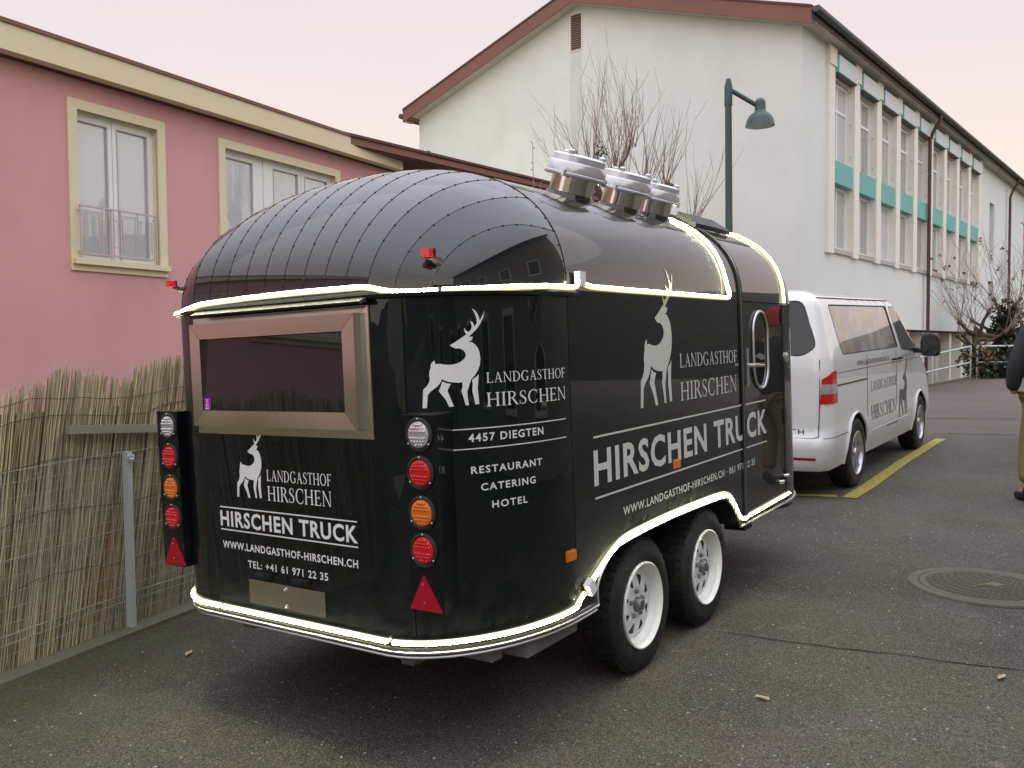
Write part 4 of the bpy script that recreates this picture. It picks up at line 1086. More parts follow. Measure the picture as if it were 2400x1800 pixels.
mb = MB(); mb.box(-.7, .7, 1.2, 1.4, .6, 1.45); mb.box(-.7, .7, 2.2, 2.4, .6, 1.45); mb.box(.2, .7, 3.1, 3.25, .6, 1.5); mb.box(-.84, .84, .3, 4.3, .45, .5); mb.build('seat_row', M_['dark'], VAN)
def van_wheel(y, sg):
    ty, T = wheel_parts(.340, .215, .215, 1); X = sg * .945
    F = (lambda p: V(X + p.x, y + p.y, .340 + p.z)) if sg > 0 else (lambda p: V(X - p.x, y + p.y, .340 + p.z))
    ty.v = [tuple(F(Vector(p))) for p in ty.v]
    if sg < 0: ty.f = [tuple(reversed(f)) for f in ty.f]
    w_ = ty.build('wheel', M_['tyre'], VAN, smooth=True, ang=35); G = lambda p: F(T(p))
    rim = MB().lathe([(.21, -.15), (.215, -.008), (.218, .003), (.210, .006), (.203, -.004), (.197, -.03), (.190, -.10)], 48, G)
    for k in range(5):
        a = 2 * PI * k / 5 + .2; e = V(math.cos(a), math.sin(a), 0); t = V(-e.y, e.x, 0)
        q = [e * .03 - t * .03, e * .03 + t * .03, e * .12 + t * .032, e * .198 + t * .055, e * .202, e * .198 - t * .055, e * .12 - t * .032]
        zs = [-.02, -.02, -.016, -.014, -.014, -.014, -.016]
        top = [G(V(p.x, p.y, z)) for p, z in zip(q, zs)]; btm = [G(V(p.x, p.y, z - .03)) for p, z in zip(q, zs)]; n = 7
        rim.add(top + btm, [tuple(range(n)), tuple(range(2 * n - 1, n - 1, -1))] + [(i, n + i, n + (i + 1) % n, (i + 1) % n) for i in range(n)])
    rim.lathe([(.05, -.02), (.045, -.008), (.0, -.006)], 16, G)
    rim.build('rim', M_['alurim'], w_, smooth=True, ang=40); MB().lathe([(.19, -.11), (0, -.1)], 20, G).build('brake_disc', M_['dark'], w_)
M_['alurim'] = mat('silver_alloy', (.55, .55, .57), .3, .8)
for y in (1.0, 4.0):
    for sg in (1, -1): van_wheel(y, sg)

# ================================================================== pink house
def fr2(ox, oy, d):
    m = Matrix.Identity(4); m[0][0] = d[0]; m[1][0] = d[1]; m[0][1] = -d[1]; m[1][1] = d[0]; m[0][3] = ox; m[1][3] = oy; return m
PH = thing('pink_house', 'dusty pink rendered house with cream roof band and window surrounds', 'house', mw=fr2(-5.1, 10, (.469, .883)))
# local: x along the wall (away from camera), y = inwards (left), wall face y=0, outward -y
def wallholes(x0, x1, z0, z1, holes, y, m, name, parent, thick=.25, ny=-1):
    mb = sheet([rect(x0, x1, z0, z1)] + [rect(*h) for h in holes], lambda a, b: V(a, y, b), 2.5, 2.5)
    for h in holes:
        a, b, c, d = h
        mb.add([(a, y, c), (b, y, c), (b, y, d), (a, y, d), (a, y + thick, c), (b, y + thick, c), (b, y + thick, d), (a, y + thick, d)], [(0, 4, 5, 1), (1, 5, 6, 2), (2, 6, 7, 3), (3, 7, 4, 0)])
    return mb.build(name, m, parent)
wins = [(.165, 1.285, 2.54, 4.265), (2.42, 4.78, 2.54, 4.265), (-7.4, -6.2, 1.9, 3.45), (-9.6, -8.3, 2.1, 3.45)]
wallholes(-12, 6.36, -.3, 4.94, wins, 0, M_['pink'], 'wall', PH, .02)
MB().box(6.34, 6.36, .01, 6, -.3, 4.92).build('end_wall', M_['pink'], PH)
MB().box(-12, 6.40, -.22, .0, 4.63, 4.91).build('roof_band', M_['cream'], PH)
MB().box(-12, 6.42, -.24, 7, 4.911, 4.955).build('roof', M_['brown'], PH)
MB().box(-12, 6.38, -.06, -.004, 4.612, 4.628).build('band_shadow_gap', M_['darkbrown'], PH)  # dark strip standing in for the shade under the band
def french(x0, x1, z0, z1, panes, ydeep=.13):
    s0 = .085
    sur = MB(); o = .12
    for r in ((x0 - o, x0, z0 - .135, z1 + .115), (x1, x1 + o, z0 - .135, z1 + .115)): sur.box(r[0], r[1], -.025, ydeep, r[2], r[3])
    sur.box(x0, x1, -.025, ydeep, z1, z1 + .115); sur.box(x0, x1, -.025, ydeep, z0 - .135, z0)
    wn = sur.build('window', M_['cream'], PH)
    MB().box(x0 - .10, x1 + .12, -.075, -.0255, z0 - .06, z0 + .005).build('sill', M_['cream'], wn)
    fm = MB(); y = ydeep - .05
    fm.box(x0, x1, y, y + .05, z1 - .10, z1); fm.box(x0, x1, y, y + .05, z0, z0 + .07)
    edges = [x0] + [e for p in panes for e in p] + [x1]
    for a, b in zip(edges[0::2], edges[1::2]): fm.box(a, b, y, y + .05, z0 + .07, z1 - .10)
    fo = fm.build('window_frame', M_['frame_w'], wn)
    for a, b in panes:
        MB().box(a, b, y + .02, y + .03, z0 + .07, z1 - .10).build('window_pane', M_['pane_blind'], wn)
        mb = MB()
        for (p, q, r, s) in ((a - .004, a + .012, z0 + .07, z1 - .1), (b - .012, b + .004, z0 + .07, z1 - .1), (a, b, z0 + .062, z0 + .078), (a, b, z1 - .108, z1 - .094)): mb.box(p, q, y - .006, y - .0005, r, s)
        mb.build('glazing_bead', M_['frame_g'], wn)
    for (a, b) in zip(edges[2:-2:2], edges[3:-2:2]):
        c = (a + b) / 2; MB().box(c - .004, c + .004, y - .003, y - .0002, z0 + .02, z1 - .02).build('meeting_joint', M_['frame_g'], wn)
french(*wins[0], [(.19, .63), (.76, 1.20)])
french(*wins[1], [(2.46, 3.03), (3.45, 3.99), (4.14, 4.68)])
french(*wins[2], [(-7.33, -6.85), (-6.75, -6.27)]); french(*wins[3], [(-9.53, -9.0), (-8.9, -8.37)])
rl = thing('balcony_railing', 'pale pink metal railing with rectangular pattern across the tall house window', 'railing', mw=PH.matrix_world.copy())
M_['railp'] = mat('pale_pink_metal', (.60, .50, .49), .45)
x0, x1, z0, z1, y = .13, 1.20, 2.575, 3.155, -.07
for z in (z0 + .03, z1): MB().box(x0, x1, y - .012, y + .012, z - .010, z + .010).build('rail', M_['railp'], rl)
for x in (x0, (x0 + x1) / 2 - .13, (x0 + x1) / 2 + .0, x1 - .012): MB().box(x, x + .016, y - .008, y + .008, z0 - .02, z1).build('post', M_['railp'], rl)
for (a, b) in ((.20, .38), (.70, .88), (.96, 1.12)):
    mb = MB(); P = [(a, z0 + .09), (b, z0 + .09), (b, z1 - .09), (a, z1 - .09)]; mb.tube([V(p[0], y, p[1]) for p in P], .006, 4, closed=True); mb.build('rail_panel', M_['railp'], rl)
for x in (.42, .47, .57, .64, .91, 1.155): MB().box(x, x + .009, y - .005, y + .005, z0 + .03, z1).build('baluster', M_['railp'], rl)
for z in (z0 + .13, z1 - .13): MB().box(.34, .66, y - .005, y + .005, z, z + .009).build('cross_bar', M_['railp'], rl)
for x in (x0, x1):
    for z in (z0 + .05, z1 - .05): MB().box(x - .006, x + .006, y, .0, z - .006, z + .006).build('wall_fixing', M_['railp'], rl)

# ---- low annex with brown fascia
AX = thing('low_annex', 'low cream building with brown fascia between the pink house and the white gable', 'building', mw=fr2(-1.54, 15.6, (.629, .777)))
mb = MB().box(-1.6, 9, 1.0, 6, -.2, 4.72); mb.build('wall', M_['cream'], AX)
mb = MB().box(-2.2, 9.3, -.03, .0, 4.80, 4.96); mb.build('fascia', M_['brown'], AX)
MB().box(-2.2, 9.3, -.06, -.032, 4.92, 4.965).build('gutter', M_['darkbrown'], AX)
MB().box(-2.2, 9.3, .0, 1.1, 4.78, 4.80).build('soffit', M_['darkbrown'], AX)
MB().add([(.0, -.03, 4.966), (9.3, -.03, 4.966), (9.3, 3.0, 5.45), (.55, 3.0, 5.45), (0, -.03, 4.9), (9.3, -.03, 4.9)], [(0, 1, 2, 3), (0, 4, 5, 1)]).build('roof', M_['slate'], AX)
MB().add([(-2.2, -.03, 4.967), (.0, -.03, 4.967), (0.35, 3.0, 4.99), (-2.2, 3.0, 4.99)], [(0, 1, 2, 3)]).build('flat_roof', M_['brown'], AX)
MB().tube([(1.75, 1.6, 5.1), (1.75, 1.6, 5.50)], .045, 8).build('vent_pipe', M_['gutter'], AX); 
MB().box(.05, 1.6, .96, .998, 3.2, 4.35).build('window', M_['pane_dark'], AX)

# ================================================================== white school building
WB = thing('white_building', 'large white rendered building with brown gable roof and ribbed window front', 'building', mw=fr2(6.385, 19.2, (.629, .777)))
GW, EH, AH, BL = 11.76, 8.43, 10.33, 42
gwl = [(0, -1.3), (GW, -1.3), (GW, EH), (GW / 2, AH), (0, EH)]
mb = sheet([gwl, rect(5.80, 6.14, 9.20, 10.12)], lambda a, b: V(0, a, b), 2, 2); mb.build('gable_wall', M_['white_wall'], WB)
MB().add([(0, GW, -1.3), (BL, GW, -1.3), (BL, GW, EH), (0, GW, EH)], [(0, 1, 2, 3)]).build('back_wall', M_['white_wall'], WB)
# side wall: plain end strip, wall under the windows, blank part beyond
F0, PT, NF = 1.72, 1.836, 10
FX = [F0 + PT * i for i in range(NF)]
XE = FX[-1] + .2
MB().box(.001, F0 - .2, 0, .3, -1.3, EH).build('side_wall', M_['white_side'], WB)
MB().box(F0 - .2, XE, 0.001, .3, 1.90, 3.66).build('side_wall', M_['white_side'], WB)
wallholes(XE, BL, 1.90, EH, [(20.5, 21.45, 4.7, 7.15), (20.5, 21.45, 2.4, 4.0), (28.5, 29.2, 4.7, 7.15)], 0, M_['white_side'], 'side_wall', WB, .25)
for (a, b, c, d) in ((20.5, 21.45, 4.7, 7.15), (20.5, 21.45, 2.4, 4.0), (28.5, 29.2, 4.7, 7.15)):
    wn = MB().box(a + .05, b - .05, .2, .22, c + .05, d - .05).build('narrow_window', M_['pane_grey'], WB); mb = MB()
    for q in ((a, a + .05, c, d), (b - .05, b, c, d), (a + .05, b - .05, c, c + .05), (a + .05, b - .05, d - .05, d)): mb.box(q[0], q[1], .18, .24, q[2], q[3])
    mb.build('window_frame', M_['frame_g'], wn)
MB().box(F0 - .2, BL, .46, .5, -1.3, 1.88).build('basement_wall', M_['reveal'], WB)
MB().box(F0 - .2, BL, .001, .5, 1.86, 1.899).build('basement_soffit', M_['dark'], WB)
for i in range(17):
    x = F0 + .1 + PT * i
    MB().box(x - .15, x + .15, .12, .46, -1.3, 1.839).build('basement_fin', M_['fin'], WB)
    pn = MB().box(x + .55, x + 1.25, .452, .4598, -.9, 1.55).build('basement_window', M_['pane_grey'], WB)
    mb = MB(); mb.box(x + .5, x + .55, .43, .459, -.95, 1.6); mb.box(x + 1.25, x + 1.3, .43, .459, -.95, 1.6); mb.box(x + .55, x + 1.25, .43, .459, 1.55, 1.6); mb.build('window_frame', M_['frame_g'], pn)
def one_fin(i, x):
    o = MB().box(x - .20, x + .20, -.085, .20, 3.63, EH).build('fin', M_['fin'], WB)
    MB().box(x - .22, x + .24, -.12, -.0855, 7.98, EH - .03).build('fin_head', M_['fin'], o)
for i, x in enumerate(FX): one_fin(i, x)
for i in range(NF - 1):
    a, b = FX[i] + .20, FX[i + 1] - .20
    MB().box(a, b, .21, .25, 3.66, EH).build('bay_back', M_['reveal'], WB)
    # box above
    bx = MB().box(a + .03, b - .02, -.15, .02, 7.87, 8.27).build('awning_box', M_['teal'], WB)
    MB().box(a + .06, b - .021, -.157, -.1505, 7.875, 8.27).build('box_front', M_['boxw'], bx)
    MB().box(a + .03, b - .02, -.148, .018, 7.85, 7.868).build('box_underside', M_['gutter'], bx); MB().box(a, b, .021, .205, 7.80, 8.42).build('window_head', M_['soffit'], WB)
    MB().box(a, b, -.055, .20, 5.32, 5.845).build('spandrel_panel', M_['teal'], WB)
    for (z0, z1, tr) in ((5.85, 7.79, 7.10), (3.78, 5.31, None)):
        wn = MB().box(a + .06, b - .06, .150, .155, z0 + .06, z1 - .06).build('window_pane', M_[('pane_grey', 'pane_blind', 'pane_grey', 'pane_curtain')[(i * 5 + int(z0)) % 4]], WB); mb = MB()
        xs = [(a, a + .07), ((a + b) / 2 - .03, (a + b) / 2 + .03), (b - .07, b)]
        for p, q in xs: mb.box(p, q, .118, .19, z0, z1)
        for z in ([z0, z1 - .07] + ([tr] if tr else [])):
            mb.box(a + .07, (a + b) / 2 - .03, .121, .188, z, z + .07); mb.box((a + b) / 2 + .03, b - .07, .121, .188, z, z + .07)
        mb.build('window_frame', M_['frame_w'], wn)
        # side reveal panel with awning hooks
        mb = MB()
        for k in range(3 if z1 > 6 else 0):
            z = z0 + .25 + k * .8; mb.box(b - .04, b - .001, .0, .02, z, z + .04)
        if z1 > 6: mb.build('awning_hook', M_['frame_g'], wn)
    MB().box(a, b, -.06, .205, 3.66, 3.77).build('window_sill', M_['frame_g'], WB)
# roof
ov, rk = .34, .32
sl = (AH - EH) / (GW / 2)
def roofz(y): return EH + .27 + sl * (min(y, GW - y))
T1 = .07
for sg in (0, 1):
    yl = [-ov, GW / 2] if not sg else [GW / 2, GW + ov]
    P = [(y, roofz(y)) for y in yl]
    MB().add([(-rk, P[0][0], P[0][1]), (BL, P[0][0], P[0][1]), (BL, P[1][0], P[1][1]), (-rk, P[1][0], P[1][1]), (-rk, P[0][0], P[0][1] + T1), (BL, P[0][0], P[0][1] + T1), (BL, P[1][0], P[1][1] + T1), (-rk, P[1][0], P[1][1] + T1)],
             [(0, 3, 2, 1), (4, 5, 6, 7), (0, 1, 5, 4), (0, 4, 7, 3), (2, 3, 7, 6), (1, 2, 6, 5)]).build('roof_slope', M_['slate'], WB)
    # barge board
    y0, y1 = P[0][0], P[1][0]
    B = [(-rk - .04, y0, P[0][1] - .30), (-rk - .04, y1, P[1][1] - .30), (-rk - .04, y1, P[1][1] + .05), (-rk - .04, y0, P[0][1] + .05)]
    Bb = [(-rk - .002, p[1], p[2]) for p in B]
    MB().add(B + Bb, [(0, 1, 2, 3), (0, 4, 5, 1), (2, 6, 7, 3), (0, 3, 7, 4), (1, 5, 6, 2)]).build('barge_board', M_['brown'], WB)
    MB().add([(-rk - .06, y0, P[0][1] + .052), (-rk - .06, y1, P[1][1] + .052), (-rk - .06, y1, P[1][1] + .10), (-rk - .06, y0, P[0][1] + .10), (-.1, y0, P[0][1] + .072), (-.1, y1, P[1][1] + .072), (-.1, y1, P[1][1] + .10), (-.1, y0, P[0][1] + .10)], [(0, 1, 2, 3), (0, 4, 5, 1), (3, 2, 6, 7)]).build('verge_tile_edge', M_['darkbrown'], WB)
    # underside of the verge
    MB().add([(-rk, y0, P[0][1] - .29), (-.001, y0, P[0][1] - .29), (-.001, y1, P[1][1] - .29), (-rk, y1, P[1][1] - .29)], [(0, 1, 2, 3)]).build('verge_soffit', M_['soffit'], WB)
MB().box(-rk, BL, -ov, 0, EH + .0, EH + .02).build('eave_soffit', M_['soffit'], WB); MB().box(-rk, BL, GW, GW + ov, EH - .10, EH - .08).build('eave_soffit', M_['brown'], WB)
MB().box(-rk, BL, -ov - .03, -ov - .001, EH - .02, EH + .10).build('eave_fascia', M_['darkbrown'], WB)
gt = [(-ov - .03 - .075 + .075 * math.cos(a), EH + .16 + .09 * math.sin(a)) for a in [PI + PI * k / 10 for k in range(11)]] + [(-ov - .04, EH + .20), (-ov - .175, EH + .20)]
MB().prism(gt, 0, -rk - .08, BL).build('gutter', M_['gutter'], WB, smooth=True)
for y, s in ((GW + ov + .1, 1),):
    MB().tube([(-rk - .05, y, EH + .06), (BL, y, EH + .06)], .08, 8).build('gutter', M_['gutter'], WB)
for xd in (F0 + PT * 4.75, F0 + PT * 12.2):
    z = EH + .1
    MB().tube([(xd, -ov - .1, z), (xd, -ov - .1, z - .16), (xd, -ov + .02, z - .32), (xd, -.22, z - .52), (xd, -.14, z - .75), (xd, -.14, 5), (xd, -.14, 1.9), (xd, -.1, 1.7), (xd, -.1, -1.3)], .055, 8).build('downpipe', M_['pipe_brown'], WB, smooth=True)
# louvre
lv = MB(); 
for (a, b, c, d) in ((5.77, 5.80, 9.17, 10.15), (6.14, 6.17, 9.17, 10.15), (5.80, 6.14, 9.17, 9.20), (5.80, 6.14, 10.12, 10.15)): lv.box(-.02, .06, a, b, c, d)
lo = lv.build('louvre_vent', M_['fin'], WB)
sl_ = MB()
for k in range(15):
    z = 9.22 + k * .058; sl_.add([(-.005, 5.80, z), (-.005, 6.14, z), (.05, 6.14, z + .05), (.05, 5.80, z + .05), (-.005, 5.80, z + .008), (-.005, 6.14, z + .008), (.05, 6.14, z + .058), (.05, 5.80, z + .058)], [(0, 1, 2, 3), (4, 7, 6, 5), (0, 4, 5, 1), (2, 6, 7, 3), (0, 3, 7, 4), (1, 5, 6, 2)])
M_['slat'] = mat('louvre_slat', (.42, .27, .22), .6)
stuff(sl_.build('louvre_slat', M_['slat'], lo)); MB().box(.07, .08, 5.80, 6.14, 9.20, 10.12).build('louvre_back', M_['dark'], lo)
M_['stain'] = m_plaster('lime_stain', (.72, .73, .70), (.82, .80, .78), .6)
sheet([[(5.80, 9.165), (6.15, 9.165), (6.19, 8.0), (6.15, 7.1), (6.08, 6.5), (5.98, 6.3), (5.9, 6.9), (5.82, 7.9)]], lambda a, b: V(-.003, a, b), .5, .5).build('lime_stain', M_['stain'], lo)

# ================================================================== lamp, tree, fence, railing
LP = thing('street_lamp', 'green street lamp with dome shade on a curved-neck pole before the white gable', 'street lamp', (3.02, 12.0, gz(3, 12)))
M_['lampg'] = mat('dark_green_metal', (.055, .085, .08), .42, .3); M_['lampin'] = mat('shade_inside_white', (.55, .56, .54), .4)
lz = 5.07 - gz(3, 12)
mb = MB().tube([(-.0, 0, 0), (-.0, 0, 1.0), (-.0, 0, 1.05), (-.03, 0, lz - .3)], [.07, .07, .052, .046], 14); mb.build('pole', M_['lampg'], LP, smooth=True)
MB().lathe([(.055, 0), (.055, .25), (.045, .30), (.03, .36), (0, .37)], 14, lambda p: V(-.03 + p.x, p.y, lz - .32 + p.z)).build('pole_cap', M_['lampg'], LP, smooth=True)
MB().tube([(-.02, 0, lz - .10), (.38, -.02, lz - .34)], .032, 10).build('arm', M_['lampg'], LP, smooth=True)
hx, hz = .40, lz - .58
sh = MB().lathe([(.238, -.10), (.232, -.085), (.215, .0), (.17, .075), (.10, .125), (.088, .16), (.088, .27), (.078, .31), (.05, .345), (0, .36)], 32, lambda p: V(hx + p.x * .83, p.y * .83 - .02, hz + .06 + p.z * .83)).build('shade', M_['lampg'], LP, smooth=True)
MB().lathe([(.236, -.10), (.228, -.08), (.21, .0), (.165, .07), (.09, .11), (0, .115)], 32, lambda p: V(hx + p.x * .83, p.y * .83 - .02, hz + .06 + p.z * .83)).build('shade_lining', M_['lampin'], sh, smooth=True)
MB().lathe([(.05, -.04), (.05, .10), (.02, .12)], 12, lambda p: V(hx + p.x * .8, p.y * .8 - .02, hz + .06 + p.z * .8)).build('bulb', M_['frame_w'], sh, smooth=True)
# ---- trees
def m_bark(name, c, c2):
    m = mat(name, c, .9); q = NB(m); n = q.noise(20, 5, .7, q.map((1, 1, .3))); q.col(q.mix(n, c, c2)); q.bump(n, .6, .01); return m
M_['bark'] = m_bark('tree_bark', (.085, .055, .04), (.16, .12, .09)); M_['twig'] = m_bark('red_twigs', (.19, .105, .08), (.30, .20, .155)); M_['twig2'] = m_bark('pale_twigs', (.26, .18, .14), (.36, .28, .23))
rnd = random.Random(11)
def shoot(mb, p, d, L, r, curve=.25, sub=.25, seg=5, lean=V(0, 0, .06)):
    pts = [p]; rs = [r]; q = p.copy(); d = d.normalized(); bend = V(rnd.uniform(-1, 1), rnd.uniform(-1, 1), rnd.uniform(-.3, .9)) * curve / seg
    for i in range(seg):
        d = (d + bend + lean + V(rnd.gauss(0, .04), rnd.gauss(0, .04), rnd.gauss(0, .03))).normalized(); q = q + d * L / seg; pts.append(q.copy()); rs.append(r * (1 - .78 * (i + 1) / seg))
        if rnd.random() < sub and i > 0:
            dd = (d + V(rnd.uniform(-.8, .8), rnd.uniform(-.8, .8), rnd.uniform(0, .5))).normalized(); l2 = L * rnd.uniform(.15, .4)
            mb.tube([q, q + dd * l2 * .5, q + dd * l2 + V(0, 0, l2 * .12)], [r * .5, r * .4, r * .22], 3, False)
    mb.tube(pts, rs, 3, False); return q
PT_ = thing('pollarded_tree', 'bare pollarded tree with reddish shoots in front of the white gable', 'tree', (1.75, 14.2, gz(1.7, 14)))
mb = MB(); mb.tube([(0, 0, 0), (.03, 0, 1.6), (-.02, 0, 3.0), (0, .0, 3.7)], [.16, .13, .12, .11], 10)
kn = [V(-.35, .2, 4.0), V(-.05, -.1, 4.12), V(.45, .1, 3.85), (V(.75, -.2, 3.85)), V(1.25, .2, 3.35), V(-.8, .1, 3.7), V(.15, .5, 4.05), V(-.45, -.3, 4.0)]
for k in kn:
    mid = V(k.x * .55, k.y * .5, 3.55 + (k.z - 3.7) * .25); mb.tube([V(0, 0, 3.3), mid, k], [.085, .055, .05], 7)
    for j in range(5): 
        c = k + V(rnd.gauss(0, .035), rnd.gauss(0, .035), rnd.gauss(0, .03)); mb.lathe([(0, -.05), (.045, -.02), (.05, .02), (0, .06)], 6, lambda p, c=c: c + p)
mb.tube([V(-.12, 0, 4.0), V(.02, 0, 4.2), V(.16, .05, 4.42), V(.20, .04, 4.56)], [.03, .024, .018, .022], 6)
mb.build('trunk', M_['bark'], PT_, smooth=True)
ks = kn + [V(.20, .04, 4.55)]
mb = MB()
wts = [17, 21, 19, 15, 13, 11, 12, 12, 12]
for k, n_ in zip(ks, wts):
    for j in range(n_):
        a = rnd.uniform(-PI, PI); e = rnd.uniform(.05, .75); d = V(math.cos(a) * e + k.x * .22, math.sin(a) * e * .7, 1.0)
        L = rnd.uniform(.6, 1.75) * (1.1 if abs(k.x) < .6 else .8)
        shoot(mb, k + V(rnd.gauss(0, .04), rnd.gauss(0, .04), 0), d, L, rnd.uniform(.0055, .0098), .35, .30)
mb.build('branches', M_['twig'], PT_)
mb = MB()
for _ in range(60):
    c = V(-.30 + rnd.gauss(0, .07), -.08 + rnd.gauss(0, .06), 4.42 + rnd.gauss(0, .07)); u = V(rnd.gauss(0, 1), rnd.gauss(0, 1), rnd.gauss(0, 1)).normalized() * .028; v = u.orthogonal().normalized() * .02
    mb.add([c - u, c + v, c + u, c - v], [(0, 1, 2, 3)])
M_['leafg'] = mat('green_leaves', (.05, .085, .04), .6); M_['leafd'] = mat('ivy_leaves', (.022, .045, .016), .5); M_['leafb'] = mat('withered_leaves', (.22, .11, .035), .8); M_['leafo'] = mat('olive_leaves', (.085, .085, .022), .7)
mb.build('leaf_tuft', M_['leafg'], PT_)
# thin whips left of the vents (separate shrub behind the annex corner)
SH = thing('bare_shrub', 'thin bare shrub stems rising behind the trailer roof, left of the vents', 'shrub', (-.15, 13.6, gz(0, 13.6)))
mb = MB()
for (x, y_, zt) in ((.50, 0, 4.55), (.62, .1, 3.95), (.05, 0, 3.6), (.12, .1, 3.75), (.2, -.1, 3.55), (.32, .05, 3.75), (.4, 0, 3.5), (.27, .1, 3.4), (.7, 0, 3.7)):
    mb.tube([(x * .6, y_, 0), (x * .9 - .03, y_, zt * .6), (x + rnd.gauss(0, .01), y_, zt * .8), (x, y_, zt)], [.016, .012, .009, .006], 4)
    for k in range(5):
        z = zt * rnd.uniform(.82, 1); sgn = rnd.choice((-1, 1)); mb.tube([(x, y_, z), (x + sgn * .03, y_, z + .03)], [.006, .008], 3)
mb.build('stems', M_['twig2'], SH)
def blob_leaves(mb, c, sx, sy, sz, n_, s=.05, surf=.5):
    for _ in range(n_):
        d = V(rnd.gauss(0, 1), rnd.gauss(0, 1), rnd.gauss(0, 1)).normalized(); r = rnd.random() ** surf
        lump = 1 + .22 * math.sin(d.x * 7 + c.x * 3) * math.cos(d.z * 6 + c.y) + .12 * math.sin(d.z * 15)
        p = V(c.x + d.x * sx * r * lump, c.y + d.y * sy * r * lump, c.z + d.z * sz * r * lump)
        u = V(rnd.gauss(0, 1), rnd.gauss(0, 1), rnd.gauss(0, .7)).normalized() * s * rnd.uniform(.6, 1.2); v = (u.cross(V(rnd.gauss(0, 1), rnd.gauss(0, 1), 1))).normalized() * s * .7
        mb.add([p - u, p + v, p + u * .9, p - v], [(0, 1, 2, 3)])
def far_tree(px, D, top, label, ivy, knz, seed, spread=1.3, nsh=90, L=(1.2, 2.6), ivyr=.35, twig='twig2'):
    x = (px - 1200) / 2030 * D; base = -1.2
    t = thing('bare_tree', label, 'tree', (x, D, base)); z0 = -base
    mb = MB(); mb.tube([(0, 0, 0), (.05, 0, 1.5), (-.05, 0, 3.0), (.0, 0, knz + z0 - .4)], [.16, .14, .12, .1], 8); ks = []
    for j in range(7):
        a = rnd.uniform(-PI, PI); rr = rnd.uniform(.3, spread); k = V(math.cos(a) * rr, math.sin(a) * rr * .6, knz + z0 + rnd.uniform(-.7, .5)); ks.append(k)
        mb.tube([V(0, 0, knz + z0 - rnd.uniform(.5, 1.2)), V(k.x * .55, k.y * .55, k.z - .25), k], [.08, .05, .045], 6); mb.lathe([(0, -.09), (.08, -.03), (.085, .04), (0, .1)], 6, lambda p, k=k: k + p)
    mb.build('trunk', M_['bark'], t, smooth=True); mb = MB(); tips = []
    for j in range(nsh):
        k = rnd.choice(ks); a = rnd.uniform(-PI, PI); e = rnd.uniform(.1, .9)
        tips.append(shoot(mb, k.copy(), V(math.cos(a) * e + k.x * .2, math.sin(a) * e, rnd.uniform(.5, 1.0)), rnd.uniform(*L), rnd.uniform(.007, .013), .5, .45))
    mb.build('branches', M_[twig], t)
    mb = MB()
    for tp in tips[:18]: blob_leaves(mb, tp, .07, .07, .09, 6, .05)
    mb.build('withered_leaves', M_['leafb'], t)
    if ivy:
        mb = MB()
        for (cz, r, n_) in ivy: blob_leaves(mb, V(rnd.gauss(0, .05), -.05, cz + z0), r, r, r * 1.15, n_, .085)
        mb.build('ivy', M_['leafd'], t)
    return t
far_tree(2290, 28.0, 5, 'bare pollard with stubby red-brown limbs, left of the ivy-clad trunk', None, 2.3, 1, 1.3, 55, (1.2, 3.2))
far_tree(2352, 28.5, 5, 'tree whose trunk is wrapped in dark green ivy behind the railing', [(2.35, .50, 420), (1.8, .52, 420), (1.2, .50, 400), (.5, .6, 500), (-.1, .7, 500)], 2.6, 2, 1.2, 38, (1.4, 3.0))
far_tree(2400, 30.0, 5, 'bare tangled tree at the right edge behind the dark jacket', None, 2.3, 3, 1.6, 55, (1.4, 3.0))
def bush(px, D, z, r, n_, m, label, m2=None):
    x = (px - 1200) / 2030 * D; t = thing('bush', label, 'bush', (x, D, z - r)); mb = MB(); blob_leaves(mb, V(0, 0, r), r, r * .8, r, n_, .07)
    mb.build('foliage', M_[m], t)
    mb = MB(); 
    for k in range(8): mb.tube([(0, 0, -1), (rnd.uniform(-.2, .2), rnd.uniform(-.2, .2), r * .5), (rnd.uniform(-r, r) * .7, rnd.uniform(-.3, .3), r * 1.4)], [.02, .015, .008], 4)
    mb.build('stems', M_['twig'], t)
    if m2: mb = MB(); blob_leaves(mb, V(.1, 0, r * 1.1), r * .9, r * .7, r * .8, n_ // 2, .06); mb.build('brown_foliage', M_[m2], t)
bush(2290, 27.2, .95, .62, 650, 'leafo', 'olive green bush with brown tops behind the corner of the railing', 'leafb')
bush(2345, 27.2, .55, .85, 1300, 'leafd', 'dark evergreen bush behind the right-hand railing')
bush(2395, 27.6, .7, .8, 900, 'leafd', 'dark bush mostly hidden by the standing person')
# ---- galvanised railings
def pipe_rail(name, P, label, hts, zs):
    t = thing(name, label, 'railing', (P[0][0], P[0][1], 0)); o = V(P[0][0], P[0][1], 0)
    n = len(P)
    for hh in hts: MB().tube([V(p[0], p[1], z + hh) - o for p, z in zip(P, zs)], .028, 8).build('rail', M_['galv'], t, smooth=True)
    for p, z in zip(P, zs): MB().tube([V(p[0], p[1], z - .15) - o, V(p[0], p[1], z + hts[0]) - o], .030, 8).build('post', M_['galv'], t, smooth=True)
rA, rB = V(11.6, 26.4, 0), V(14.30, 27.0, 0)
pts = [rA.lerp(rB, k / 2) for k in range(3)]
pipe_rail('pipe_railing', [(p.x, p.y) for p in pts], 'sloping galvanised pipe railing running down behind the van bonnet', (1.0, .5), [.38 - .50 * (1 - k / 2) for k in range(3)])
pipe_rail('pipe_railing', [(14.50, 27.0), (16.1, 27.15), (17.7, 27.3), (19.3, 27.4)], 'level galvanised pipe railing with rounded end in front of the dark bushes', (1.0, .5), [.38] * 4)
